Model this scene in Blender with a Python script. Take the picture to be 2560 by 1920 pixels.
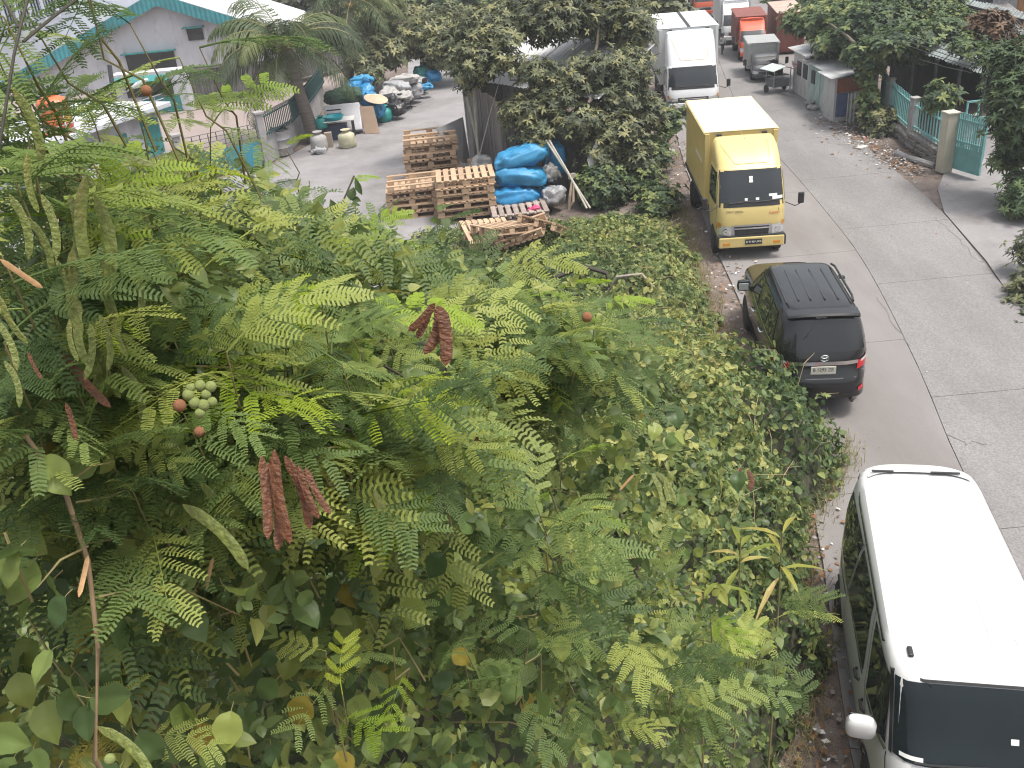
import bpy, math, random
import numpy as np
from mathutils import Vector, Matrix, noise
R = math.radians
S = bpy.context.scene
C = S.collection
for o in list(bpy.data.objects): bpy.data.objects.remove(o)
# ------------------------------------------------------------------ camera
F, TH, RO, HC = 949.2241, .4871, .0926, 8.9802
cd = bpy.data.cameras.new('camera'); cam = bpy.data.objects.new('camera', cd); C.objects.link(cam)
cd.sensor_width = 36; cd.lens = F/1024*36; cd.clip_start = .05; cd.clip_end = 800
cam.matrix_world = Matrix.Translation((0, 0, HC)) @ Matrix.Rotation(math.pi/2-TH, 4, 'X') @ Matrix.Rotation(-RO, 4, 'Z')
S.camera = cam
# ------------------------------------------------------------------ sky, sun, exposure
SUN_EL, SUN_AZ = R(70), R(112)          # azimuth clockwise from +Y
W = bpy.data.worlds.new('World'); S.world = W; W.use_nodes = True
nt = W.node_tree; bg = nt.nodes['Background']
sky = nt.nodes.new('ShaderNodeTexSky'); sky.sky_type = 'NISHITA'; sky.sun_disc = False
sky.sun_elevation = SUN_EL; sky.sun_rotation = SUN_AZ; sky.dust_density = 6; sky.air_density = 1.4; sky.ozone_density = .6
hs = nt.nodes.new('ShaderNodeHueSaturation'); hs.inputs['Saturation'].default_value = .34
nt.links.new(sky.outputs[0], hs.inputs['Color']); nt.links.new(hs.outputs[0], bg.inputs[0]); bg.inputs[1].default_value = .115
sl = bpy.data.lights.new('sun', 'SUN'); so = bpy.data.objects.new('sun', sl); C.objects.link(so)
sl.energy = 1.5; sl.angle = R(12); sl.color = (1, .95, .86)
sd = Vector((math.sin(SUN_AZ)*math.cos(SUN_EL), math.cos(SUN_AZ)*math.cos(SUN_EL), math.sin(SUN_EL)))
so.rotation_euler = sd.to_track_quat('Z', 'Y').to_euler(); so.location = sd*60
S.view_settings.view_transform = 'Standard'; S.view_settings.look = 'None'
S.view_settings.exposure = 1.02; S.view_settings.gamma = 1; S.view_settings.use_curve_mapping = False
S.render.engine = 'CYCLES'; S.cycles.use_denoising = True; S.cycles.filter_width = 1.15
S.cycles.max_bounces = 6; S.cycles.diffuse_bounces = 3; S.cycles.glossy_bounces = 3; S.cycles.transmission_bounces = 4
S.cycles.transparent_max_bounces = 6; S.cycles.caustics_reflective = False; S.cycles.caustics_refractive = False
# ------------------------------------------------------------------ survey helpers: a sighted point on the ground (or at height z), or at a distance ahead
def ray(dx, dy):
    U, V = dx*.4629-512, dy*.4629-384
    u = (U*math.cos(RO)-V*math.sin(RO))/F; up = -(U*math.sin(RO)+V*math.cos(RO))/F
    return Vector((u, math.cos(TH)+up*math.sin(TH), -math.sin(TH)+up*math.cos(TH)))
def G(dx, dy, z=0.):
    d = ray(dx, dy); return d*((z-HC)/d.z)+Vector((0, 0, HC))
def A(dx, dy, Y):
    d = ray(dx, dy); return d*(Y/d.y)+Vector((0, 0, HC))
def AD(dx, dy, D):
    return ray(dx, dy).normalized()*D+Vector((0, 0, HC))
def z5(x, y): return (1382.6+x*.1875, y*.1875)
def z6(x, y): return (1659.1+x*.25, y*.25)
def z2(x, y): return (380.2+x*.25, y*.25)
rnd = random.Random(7)
# ------------------------------------------------------------------ objects
def tag(o, label=None, cat=None, group=None, kind=None):
    if label: o['label'] = label
    if cat: o['category'] = cat
    if group: o['group'] = group
    if kind: o['kind'] = kind
    return o
def thing(name, label, cat, loc=(0, 0, 0), rz=0, group=None, s=1):
    o = bpy.data.objects.new(name, None); C.objects.link(o); o.empty_display_size = .2
    o.location = loc; o.rotation_euler = (0, 0, rz); o.scale = (s, s, s)
    return tag(o, label, cat, group)
def link(name, me, parent=None, loc=None, rot=None, scale=None):
    o = bpy.data.objects.new(name, me); C.objects.link(o)
    if parent is not None: o.parent = parent
    if loc is not None: o.location = loc
    if rot is not None: o.rotation_euler = rot
    if scale is not None: o.scale = scale
    return o
def copy_tree(o, parent=None):
    c = o.copy(); C.objects.link(c)
    if parent is not None: c.parent = parent
    for ch in o.children: copy_tree(ch, c)
    return c
class MB:
    def __init__(s): s.v = []; s.f = []; s.m = []
    def add(s, vs, fs, mi=0):
        b = len(s.v); s.v += [tuple(p) for p in vs]; s.f += [tuple(i+b for i in f) for f in fs]; s.m += [mi]*len(fs); return s
    def box(s, c, d, rz=0, mi=0, mat=None):
        x, y, z = d[0]/2, d[1]/2, d[2]/2
        vs = [Vector(p) for p in ((-x,-y,-z),(x,-y,-z),(x,y,-z),(-x,y,-z),(-x,-y,z),(x,-y,z),(x,y,z),(-x,y,z))]
        m = mat if mat is not None else Matrix.Rotation(rz, 4, 'Z')
        return s.add([m@p+Vector(c) for p in vs], [(0,3,2,1),(4,5,6,7),(0,1,5,4),(1,2,6,5),(2,3,7,6),(3,0,4,7)], mi)
    def bar(s, a, b, w, h=None, mi=0):
        a, b = Vector(a), Vector(b); d = b-a; q = d.to_track_quat('Y', 'Z').to_matrix().to_4x4()
        return s.box((a+b)/2, (w, d.length, h or w), mi=mi, mat=q)
    def tube(s, pts, r, n=7, mi=0, cap=True):
        pts = [Vector(p) for p in pts]; rs = r if isinstance(r, (list, tuple)) else [r]*len(pts); b = len(s.v); ref = Vector((.3, .2, 1)).normalized()
        for i, p in enumerate(pts):
            t = (pts[min(i+1, len(pts)-1)]-pts[max(i-1, 0)]).normalized()
            u = t.cross(ref)
            if u.length < .1: u = t.cross(Vector((1, 0, 0)))
            u.normalize(); w = t.cross(u)
            for k in range(n):
                a = 2*math.pi*k/n; s.v.append(tuple(p+(u*math.cos(a)+w*math.sin(a))*rs[i]))
        for i in range(len(pts)-1):
            for k in range(n):
                s.f.append((b+i*n+k, b+i*n+(k+1) % n, b+(i+1)*n+(k+1) % n, b+(i+1)*n+k)); s.m.append(mi)
        if cap:
            s.f.append(tuple(b+k for k in range(n))[::-1]); s.m.append(mi)
            e = b+(len(pts)-1)*n; s.f.append(tuple(e+k for k in range(n))); s.m.append(mi)
        return s
    def lathe(s, prof, n=24, axis='z', c=(0, 0, 0), mi=0):
        b = len(s.v); c = Vector(c)
        for (r, h) in prof:
            for k in range(n):
                a = 2*math.pi*k/n; q = (r*math.cos(a), r*math.sin(a), h)
                if axis == 'x': q = (h, q[0], q[1])
                s.v.append(tuple(Vector(q)+c))
        for i in range(len(prof)-1):
            for k in range(n):
                s.f.append((b+i*n+k, b+i*n+(k+1) % n, b+(i+1)*n+(k+1) % n, b+(i+1)*n+k)); s.m.append(mi)
        s.f.append(tuple(b+k for k in range(n))[::-1]); s.m.append(mi)
        e = b+(len(prof)-1)*n; s.f.append(tuple(e+k for k in range(n))); s.m.append(mi)
        return s
    def sheet(s, pts, t=.03, mi=0):
        """closed slab: polygon pts extruded along its normal by t"""
        pts = [Vector(p) for p in pts]; n = (pts[1]-pts[0]).cross(pts[2]-pts[0]).normalized()*t; k = len(pts)
        return s.add([p-n for p in pts]+pts, [tuple(range(k))[::-1], tuple(range(k, 2*k))]+[(i, (i+1) % k, k+(i+1) % k, k+i) for i in range(k)], mi)
    def corr(s, o, u, v, wave=.09, amp=.015, mi=0):
        """corrugated sheet: origin o, corrugations across u, running along v"""
        o, u, v = Vector(o), Vector(u), Vector(v); n = u.cross(v).normalized(); k = max(4, int(u.length/wave*4)); b = len(s.v)
        for i in range(k+1):
            p = o+u*(i/k)+n*(amp*math.sin(i*math.pi/2)); s.v.append(tuple(p)); s.v.append(tuple(p+v))
        for i in range(k): s.f.append((b+2*i, b+2*i+2, b+2*i+3, b+2*i+1)); s.m.append(mi)
        return s
    def mesh(s, name, mats, smooth=False, ang=35):
        me = bpy.data.meshes.new(name); me.from_pydata(s.v, [], s.f)
        for m in (mats if isinstance(mats, (list, tuple)) else [mats]): me.materials.append(m)
        if any(s.m): me.polygons.foreach_set('material_index', s.m)
        if smooth:
            me.polygons.foreach_set('use_smooth', [True]*len(me.polygons)); me.set_sharp_from_angle(angle=R(ang))
        me.update(); return me
    def build(s, name, mats, parent=None, smooth=False, ang=35, bevel=0, **k):
        o = link(name, s.mesh(name, mats, smooth, ang), parent, **k)
        if bevel:
            b = o.modifiers.new('bevel', 'BEVEL'); b.width = bevel; b.segments = 2; b.limit_method = 'ANGLE'
        return o
def B(name, c, d, mat, parent=None, rz=0, bevel=0):
    return MB().box((0, 0, 0), d).build(name, mat, parent, bevel=bevel, loc=c, rot=(0, 0, rz))
# ------------------------------------------------------------------ materials
MATS = {}
def M(name, col, rough=.6, metal=0, var=.12, scale=3., bump=0, bscale=40, col2=None, c2amt=.5, stretch=(1, 1, 1), rndv=0, coat=0, spec=.5, det=5, speck=0, spscale=90):
    if name in MATS: return MATS[name]
    m = bpy.data.materials.new(name); m.use_nodes = True; t = m.node_tree; N = t.nodes; L = t.links; p = N['Principled BSDF']
    p.inputs['Roughness'].default_value = rough; p.inputs['Metallic'].default_value = metal
    p.inputs['Coat Weight'].default_value = coat; p.inputs['Coat Roughness'].default_value = .06; p.inputs['Specular IOR Level'].default_value = spec
    tc = N.new('ShaderNodeTexCoord'); mp = N.new('ShaderNodeMapping'); L.new(tc.outputs['Object'], mp.inputs[0]); mp.inputs['Scale'].default_value = stretch
    nz = N.new('ShaderNodeTexNoise'); nz.inputs['Scale'].default_value = scale; nz.inputs['Detail'].default_value = det; nz.inputs['Roughness'].default_value = .62; L.new(mp.outputs[0], nz.inputs['Vector'])
    cr = N.new('ShaderNodeValToRGB'); L.new(nz.outputs[0], cr.inputs[0])
    c1 = [min(1, c*(1-var)) for c in col]; c3 = [min(1, c*(1+var)) for c in col]
    cr.color_ramp.elements[0].position = .3; cr.color_ramp.elements[0].color = (*c1, 1)
    cr.color_ramp.elements[1].position = .7; cr.color_ramp.elements[1].color = (*c3, 1)
    out = cr.outputs[0]
    if col2:
        n2 = N.new('ShaderNodeTexNoise'); n2.inputs['Scale'].default_value = scale*.45; n2.inputs['Detail'].default_value = 7; n2.inputs['Roughness'].default_value = .68; L.new(mp.outputs[0], n2.inputs['Vector'])
        r2 = N.new('ShaderNodeValToRGB'); r2.color_ramp.elements[0].position = 1-c2amt-.12; r2.color_ramp.elements[1].position = 1-c2amt+.12; L.new(n2.outputs[0], r2.inputs[0])
        mx = N.new('ShaderNodeMixRGB'); L.new(r2.outputs[0], mx.inputs[0]); L.new(out, mx.inputs[1]); mx.inputs[2].default_value = (*col2, 1); out = mx.outputs[0]
    if speck:
        n3 = N.new('ShaderNodeTexNoise'); n3.inputs['Scale'].default_value = spscale; n3.inputs['Detail'].default_value = 2; L.new(tc.outputs['Object'], n3.inputs['Vector'])
        r3 = N.new('ShaderNodeMapRange'); r3.inputs[1].default_value = .35; r3.inputs[2].default_value = .65; r3.inputs[3].default_value = 1-speck; r3.inputs[4].default_value = 1+speck; L.new(n3.outputs[0], r3.inputs[0])
        mz = N.new('ShaderNodeVectorMath'); mz.operation = 'SCALE'; L.new(out, mz.inputs[0]); L.new(r3.outputs[0], mz.inputs['Scale']); out = mz.outputs[0]
    if rndv:
        oi = N.new('ShaderNodeObjectInfo'); mr = N.new('ShaderNodeMapRange'); mr.inputs[3].default_value = 1-rndv; mr.inputs[4].default_value = 1+rndv; L.new(oi.outputs['Random'], mr.inputs[0])
        mz = N.new('ShaderNodeVectorMath'); mz.operation = 'SCALE'; L.new(out, mz.inputs[0]); L.new(mr.outputs[0], mz.inputs['Scale']); out = mz.outputs[0]
    L.new(out, p.inputs['Base Color'])
    if bump:
        n4 = N.new('ShaderNodeTexNoise'); n4.inputs['Scale'].default_value = bscale; n4.inputs['Detail'].default_value = 4; L.new(mp.outputs[0], n4.inputs['Vector'])
        b = N.new('ShaderNodeBump'); b.inputs['Strength'].default_value = bump; b.inputs['Distance'].default_value = .02; L.new(n4.outputs[0], b.inputs['Height']); L.new(b.outputs[0], p.inputs['Normal'])
    MATS[name] = m; return m
def glass(name='dark glass', col=(.012, .015, .018), rough=.04):
    return M(name, col, rough, var=.05, spec=.6)
rubber = M('rubber', (.022, .022, .023), .85, var=.25, scale=12)
blackp = M('black plastic', (.02, .02, .022), .55, var=.2)
chrome = M('chrome', (.75, .76, .78), .12, 1, var=.03)
rust = M('rusty steel', (.16, .075, .04), .85, var=.4, scale=8, bump=.2)
darksteel = M('dark steel', (.045, .047, .05), .6, .4, var=.3)
galv = M('galvanised sheet', (.36, .37, .38), .45, .5, var=.22, scale=2, col2=(.2, .12, .08), c2amt=.36)
whitewash = M('stained white plaster', (.50, .51, .55), .9, var=.1, scale=1.2, col2=(.24, .24, .24), c2amt=.36, stretch=(1.3, 1.3, .55), bump=.1)
teal = M('teal paint', (.03, .20, .20), .55, var=.22, scale=2.5, col2=(.06, .13, .13), c2amt=.3)
tealpale = M('faded teal paint', (.16, .37, .37), .6, var=.16, scale=3, col2=(.25, .14, .09), c2amt=.27)
concrete = M('old concrete', (.30, .29, .29), .93, var=.2, scale=1.6, col2=(.16, .155, .15), c2amt=.38, bump=.25)
timber = M('raw pine', (.44, .305, .20), .8, var=.22, scale=5, stretch=(1, 6, 6), col2=(.30, .19, .11), c2amt=.38, rndv=.16, bump=.12)
greytimber = M('weathered timber', (.235, .215, .20), .9, var=.28, scale=4, stretch=(8, 8, 1), col2=(.11, .10, .095), c2amt=.42, rndv=.28, bump=.2)
palletgrey = M('grey pallet wood', (.30, .245, .215), .9, var=.25, scale=5, rndv=.2, bump=.15)
# ------------------------------------------------------------------ ground, road, lanes
def interp(tab, y):
    for i in range(1, len(tab)-2):
        (a, b), (c, d) = tab[i], tab[i+1]
        if a <= y <= c:
            h = c-a; t = (y-a)/h; m0 = (d-tab[i-1][1])/(c-tab[i-1][0])*h; m1 = (tab[i+2][1]-b)/(tab[i+2][0]-a)*h
            return (2*t**3-3*t*t+1)*b+(t**3-2*t*t+t)*m0+(-2*t**3+3*t*t)*d+(t**3-t*t)*m1
    if y <= tab[0][0]: return tab[0][1]+(tab[1][1]-tab[0][1])*(y-tab[0][0])/(tab[1][0]-tab[0][0])
    for (a, b), (c, d) in zip(tab, tab[1:]):
        if y <= c: return b+(d-b)*(y-a)/(c-a)
    (a, b), (c, d) = tab[-2:]; return d+(d-b)*(y-c)/(c-a)
LEFT = [(0, 2.3), (7, 3.35), (12, 4.5), (16, 5.05), (20, 5.4), (25, 5.8), (35, 6.95), (50, 9.4), (70, 13.), (120, 22.)]
SEAM = [(0, 4.8), (12.6, 7.1), (16.2, 7.9), (21.8, 8.9), (26, 9.3), (40, 10.4), (70, 15.7), (120, 25)]
RIGHT = [(0, 9.2), (18, 11.0), (25, 12.2), (32, 12.75), (41, 13.9), (50, 16.), (70, 20.), (120, 30)]
soil = M('trodden soil', (.17, .138, .122), .96, var=.28, scale=2.2, col2=(.105, .075, .06), c2amt=.45, bump=.5, bscale=25, speck=.3, spscale=60)
mb = MB(); n = 60
for j in range(n+1):
    for i in range(n+1):
        x, y = -260+520*i/n, -60+560*j/n; mb.v.append((x, y, -.035))
for j in range(n):
    for i in range(n): mb.f.append((j*(n+1)+i, j*(n+1)+i+1, (j+1)*(n+1)+i+1, (j+1)*(n+1)+i)); mb.m.append(0)
tag(mb.build('ground', soil), 'brown trodden soil around and between the paved surfaces', 'ground', kind='structure')
smoothc = M('smooth road concrete', (.203, .19, .186), .93, var=.1, scale=.8, stretch=(1, .3, 1), col2=(.158, .143, .136), c2amt=.43, bump=.18, bscale=55, speck=.1, spscale=70)
roughc = M('rough road concrete', (.20, .192, .192), .93, var=.12, scale=.8, stretch=(1, .3, 1), col2=(.155, .147, .144), c2amt=.44, bump=.35, bscale=30, speck=.17, spscale=30)
road = bpy.data.objects.new('road', None); C.objects.link(road); tag(road, 'pale concrete road running away past the parked trucks', 'road', kind='structure')
def slab(tabA, tabB, y0, y1, mat, inA=0, inB=0, seed=0):
    mb = MB(); ny = max(2, int((y1-y0)/1.2)); nx = 5; g = .006
    for j in range(ny+1):
        y = y0+g+(y1-y0-2*g)*j/ny; xa, xb = interp(tabA, y)+inA, interp(tabB, y)+inB
        for i in range(nx+1):
            wob = (.09*noise.noise((y*1.1, seed*3.3, i)) if (i in (0, nx) and seed) else 0)
            mb.v.append((xa+(xb-xa)*i/nx+wob, y, .012))
    for j in range(ny):
        for i in range(nx): mb.f.append((j*(nx+1)+i, j*(nx+1)+i+1, (j+1)*(nx+1)+i+1, (j+1)*(nx+1)+i)); mb.m.append(0)
    b = len(mb.v); k = nx+1
    rim = [i for i in range(k)]+[j*k+nx for j in range(1, ny+1)]+[ny*k+i for i in range(nx-1, -1, -1)]+[j*k for j in range(ny-1, 0, -1)]
    for i in rim: x, y, z = mb.v[i]; mb.v.append((x, y, -.03))
    for i in range(len(rim)):
        a, c = i, (i+1) % len(rim); mb.f.append((rim[a], b+a, b+c, rim[c])); mb.m.append(0)
    return mb.build('slab', mat, road)
ys = [-6, 1.2, 6.4, 11.0, 14.9, 20.2, 24.0, 28.6, 33.4, 38, 44, 51, 59, 68, 80, 120]
for a, b in zip(ys, ys[1:]): slab(SEAM, RIGHT, a, b, roughc, .007, 0, 0 if b > 60 else 0)
ys = [-6, 2.4, 7.4, 12.2, 17.3, 22.4, 27.5, 32.6, 38.5, 46, 56, 68, 82, 120]
for a, b in zip(ys, ys[1:]): slab(LEFT, SEAM, a, b, smoothc, 0, -.007, 0)
# tyre-dark drain edge and driveway at the gate, lane and yard on the other side
lanec = M('lane concrete', (.235, .225, .23), .93, var=.13, scale=.9, col2=(.145, .136, .135), c2amt=.42, bump=.15, speck=.08)
yardc = M('pinkish yard concrete', (.27, .222, .205), .93, var=.12, scale=.5, col2=(.26, .21, .195), c2amt=.43, bump=.1)
def flat(name, pts, mat, z, label, t=.03):
    o = MB().sheet([(x, y, z) for x, y in pts], t).build(name, mat); return tag(o, label, 'paving', kind='structure')
flat('driveway', [(10.5, 14), (30, 14), (30, 29.6), (17.2, 33), (14.2, 30.0), (13.7, 28.0), (12.9, 26.6), (12.2, 24.6), (11.6, 21), (10.9, 18)], lanec, .004, 'pale concrete driveway in front of the teal gate')
flat('lane', [(-11, 19), (0, 24), (.5, 30), (-.6, 36), (-.2, 46), (1.5, 75), (-6, 90), (-4.0, 52), (-6.2, 43), (-8.4, 37), (-16, 30)], lanec, .006, 'concrete lane beside the sacks and pallets')
flat('yard', [(-11.4, 36.4), (-8.6, 38), (-7.8, 47), (-7.2, 64), (-30, 64), (-30, 42)], yardc, .002, 'pinkish concrete yard behind the spiked fence')

crackm = M('crack dirt', (.13, .12, .115), .95)
rk = random.Random(3)
for pts in ([(2020, 470), (2075, 520), (2110, 560), (2140, 575)], [(1590, 190), (1610, 196), (1640, 192)], [(1960, 385), (2000, 400), (2030, 445), (2060, 462)], [(1895, 640), (1930, 700), (1975, 760)], [(1600, 172), (1640, 176), (1670, 182)], [(2050, 940), (2090, 960), (2130, 955)], [(1800, 1040), (1870, 1030), (1900, 1036)]):
    P = [G(*q, .0165) for q in pts]; mb = MB(); L_, R__ = [], []
    for a, b in zip(P, P[1:]):
        for k in range(5):
            p = a.lerp(b, k/5)+Vector((rk.gauss(0, .03), rk.gauss(0, .05), 0)); w = rk.uniform(.003, .012); L_.append((p.x-w, p.y, p.z)); R__.append((p.x+w, p.y+w, p.z))
    n_ = len(L_); mb.v = L_+R__; mb.f = [(i, i+1, n_+i+1, n_+i) for i in range(n_-1)]; mb.m = [0]*(n_-1); mb.build('crack', crackm, road)
# ------------------------------------------------------------------ vehicles
class Shell:
    """body stacked from rounded plan outlines; each level: height, y-min, y-max, half width at y-min, at y-max, squareness"""
    def __init__(s, levels): s.L = levels
    def at(s, h):
        L = s.L
        if h <= L[0][0]: return L[0][1:]
        for a, b in zip(L, L[1:]):
            if h <= b[0]:
                t = (h-a[0])/max(1e-6, b[0]-a[0]); return tuple(p+(q-p)*t for p, q in zip(a[1:], b[1:]))
        return L[-1][1:]
    def x(s, y, h):
        a0, a1, w0, w1, n = s.at(h); c, l = (a0+a1)/2, (a1-a0)/2; q = min(.9999, abs(y-c)/l)
        return (w0+(w1-w0)*(y-a0)/(a1-a0))*(1-q**n)**(1/n)
    def y(s, x, h, front=True):
        a0, a1, w0, w1, n = s.at(h); c, l = (a0+a1)/2, (a1-a0)/2; w = w0 if front else w1; q = min(.9999, abs(x)/w)
        d = l*(1-q**n)**(1/n); return c-d if front else c+d
    def mesh(s, name, mat, crown=.05, n=72):
        mb = MB(); ang = []
        for k in range(n):
            q = k/n*4; side = int(q); f = (q-side)*2-1; v = [(f, -1), (1, f), (-f, 1), (-1, -f)][side]; ang.append(math.atan2(v[1], v[0]))
        def ringpts(par, h, sc=1):
            a0, a1, w0, w1, e = par; c, l = (a0+a1)/2, (a1-a0)/2
            for a in ang:
                ca, sa = math.cos(a), math.sin(a); r = (abs(ca)**e+abs(sa)**e)**(-1/e); u, v = r*ca*sc, r*sa*sc
                mb.v.append((u*(w0+(w1-w0)*(v+1)/2), c+v*l, h))
        lv = s.L; nr = 0
        for L in lv: ringpts(L[1:], L[0]); nr += 1
        for sc in (.93, .8, .55, .25, .02): ringpts(lv[-1][1:], lv[-1][0]+crown*(1-sc*sc), sc); nr += 1
        for j in range(nr-1):
            for k in range(n): mb.f.append((j*n+k, j*n+(k+1) % n, (j+1)*n+(k+1) % n, (j+1)*n+k)); mb.m.append(0)
        mb.f.append(tuple(range(n))[::-1]); mb.m.append(0)
        e = (nr-1)*n; mb.f.append(tuple(e+k for k in range(n))); mb.m.append(0)
        return mb.mesh(name, mat, True, 40)
    def grid(s, fn, q, nu, nv, off, mb=None, mi=0):
        """bilinear patch between corners q=(p00,p10,p11,p01) in the surface's own two coordinates, set proud by off"""
        mb = mb or MB(); b = len(mb.v)
        def P(u, v):
            c = [(q[0][i]*(1-u)+q[1][i]*u)*(1-v)+(q[3][i]*(1-u)+q[2][i]*u)*v for i in (0, 1)]
            return fn(*c)
        for j in range(nv+1):
            for i in range(nu+1):
                u, v = i/nu, j/nv; p = P(u, v); e = .02
                du = P(min(1, u+e), v)-P(max(0, u-e), v); dv = P(u, min(1, v+e))-P(u, max(0, v-e)); n = du.cross(dv).normalized()
                mb.v.append(tuple(p+n*off))
        for j in range(nv):
            for i in range(nu): mb.f.append((b+j*(nu+1)+i, b+j*(nu+1)+i+1, b+(j+1)*(nu+1)+i+1, b+(j+1)*(nu+1)+i)); mb.m.append(mi)
        return mb
    def side(s, sg, q, off=.006, nu=10, nv=6, mb=None):
        fn = lambda y, h: Vector((sg*s.x(y, h), y, h))
        if sg < 0: q = (q[1], q[0], q[3], q[2])
        return s.grid(fn, q, nu, nv, off, mb)
    def end(s, front, q, off=.006, nu=12, nv=6, mb=None):
        fn = lambda x, h: Vector((x, s.y(x, h, front), h))
        if not front: q = (q[1], q[0], q[3], q[2])
        return s.grid(fn, q, nu, nv, off, mb)
    def line(s, fn, pts, w, off=.003, flip=False, mb=None):
        mb = mb or MB()
        for a, b in zip(pts, pts[1:]):
            d = Vector((b[0]-a[0], b[1]-a[1])); 
            if d.length < 1e-6: continue
            pr = Vector((-d.y, d.x)).normalized()*w/2
            q = ((a[0]-pr.x, a[1]-pr.y), (b[0]-pr.x, b[1]-pr.y), (b[0]+pr.x, b[1]+pr.y), (a[0]+pr.x, a[1]+pr.y))
            if flip: q = (q[1], q[0], q[3], q[2])
            s.grid(fn, q, 6, 1, off, mb)
        return mb
    def sideline(s, sg, pts, w=.012, off=.003, mb=None):
        return s.line(lambda y, h: Vector((sg*s.x(y, h), y, h)), pts, w, off, sg < 0, mb)
    def endline(s, front, pts, w=.012, off=.003, mb=None):
        return s.line(lambda x, h: Vector((x, s.y(x, h, front), h)), pts, w, off, not front, mb)
def wheel(parent, x, y, r, w, rimc, sg, spokes=5):
    t = MB().lathe([(r*.55, -w/2), (r*.86, -w/2), (r*.97, -w*.42), (r, -w*.25), (r, w*.25), (r*.97, w*.42), (r*.86, w/2), (r*.55, w/2)], 28, 'x')
    o = t.build('wheel', rubber, parent, True, loc=(x, y, r))
    m = MB().lathe([(r*.60, w*.30), (r*.62, w*.44), (r*.56, w*.50), (r*.52, w*.36), (r*.1, w*.33)], 28, 'x')
    for k in range(spokes):
        a = 2*math.pi*k/spokes; m.bar((w*.38, 0, 0), (w*.38, r*.55*math.cos(a), r*.55*math.sin(a)), r*.16, w*.1)
    m.lathe([(r*.14, w*.35), (r*.13, w*.47), (r*.02, w*.48)], 12, 'x')
    ro_ = m.build('rim', rimc, o, True); ro_.scale = (sg, 1, 1)
    return o
def text(body, size, mat, parent, loc, rot, name='lettering', ext=.001, ax='CENTER', sx=1):
    c = bpy.data.curves.new(name, 'FONT'); c.body = body; c.size = size; c.extrude = ext; c.align_x = ax; c.align_y = 'CENTER'; c.materials.append(mat)
    o = bpy.data.objects.new(name, c); C.objects.link(o); dg = bpy.context.evaluated_depsgraph_get(); me = bpy.data.meshes.new_from_object(o.evaluated_get(dg)); bpy.data.objects.remove(o)
    o = link(name, me, parent, loc, rot); o.scale = (sx, 1, 1); return o
whiteink = M('white lettering', (.8, .8, .78), .6, var=.03); darkink = M('dark lettering', (.03, .03, .03), .6, var=.03); redink = M('red lettering', (.5, .03, .03), .6, var=.03)
lampclear = M('clear lamp', (.62, .64, .66), .08, .4, var=.1, scale=25); lampred = M('red lamp', (.42, .012, .018), .12, var=.25, scale=18); lampamber = M('amber lamp', (.6, .25, .03), .2, var=.1)
paper = M('paper slip', (.75, .76, .74), .7, var=.05)
def emblem(parent, loc, rot, w):
    mb = MB()
    def ell(a, b, dx=0, dz=0, r=.007):
        mb.tube([(dx+a*math.cos(k*math.pi/12), 0, dz+b*math.sin(k*math.pi/12)) for k in range(25)], r, 6, cap=False)
    ell(w, w*.68); ell(w*.42, w*.66); ell(w*.86, w*.3, 0, w*.33)
    return mb.build('emblem', chrome, parent, True, loc=loc, rot=rot)
# ---- silver van, nose towards us
vanpaint = M('silver paint', (.56, .56, .56), .42, .08, var=.03, scale=60, coat=.25)
van = thing('passenger_van', 'silver passenger van parked nose towards us beside the thicket', 'van', (5.02, 10.03, 0), -.232)
vs = Shell([(.22, -4.24, -.10, .85, .83, 7), (.36, -4.34, -.03, .895, .87, 6), (.62, -4.38, .0, .925, .895, 5.5), (.95, -4.36, .0, .925, .895, 5.5), (1.12, -4.28, -.01, .90, .88, 6),
    (1.20, -4.16, -.012, .885, .865, 6.5), (1.40, -4.02, -.02, .865, .835, 8), (1.65, -3.88, -.04, .845, .79, 9), (1.84, -3.77, -.05, .825, .72, 11), (1.92, -3.70, -.06, .81, .69, 12), (1.965, -3.63, -.09, .77, .65, 11)])
link('body', vs.mesh('van_body', vanpaint, .045), van)
gl = glass()
vs.end(True, ((-.77, 1.22), (.77, 1.22), (.76, 1.89), (-.76, 1.89)), .008, 16, 10).build('windshield', M('windshield glass', (.012, .018, .021), .04, var=.1, scale=2, spec=.3), van, True)
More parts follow.
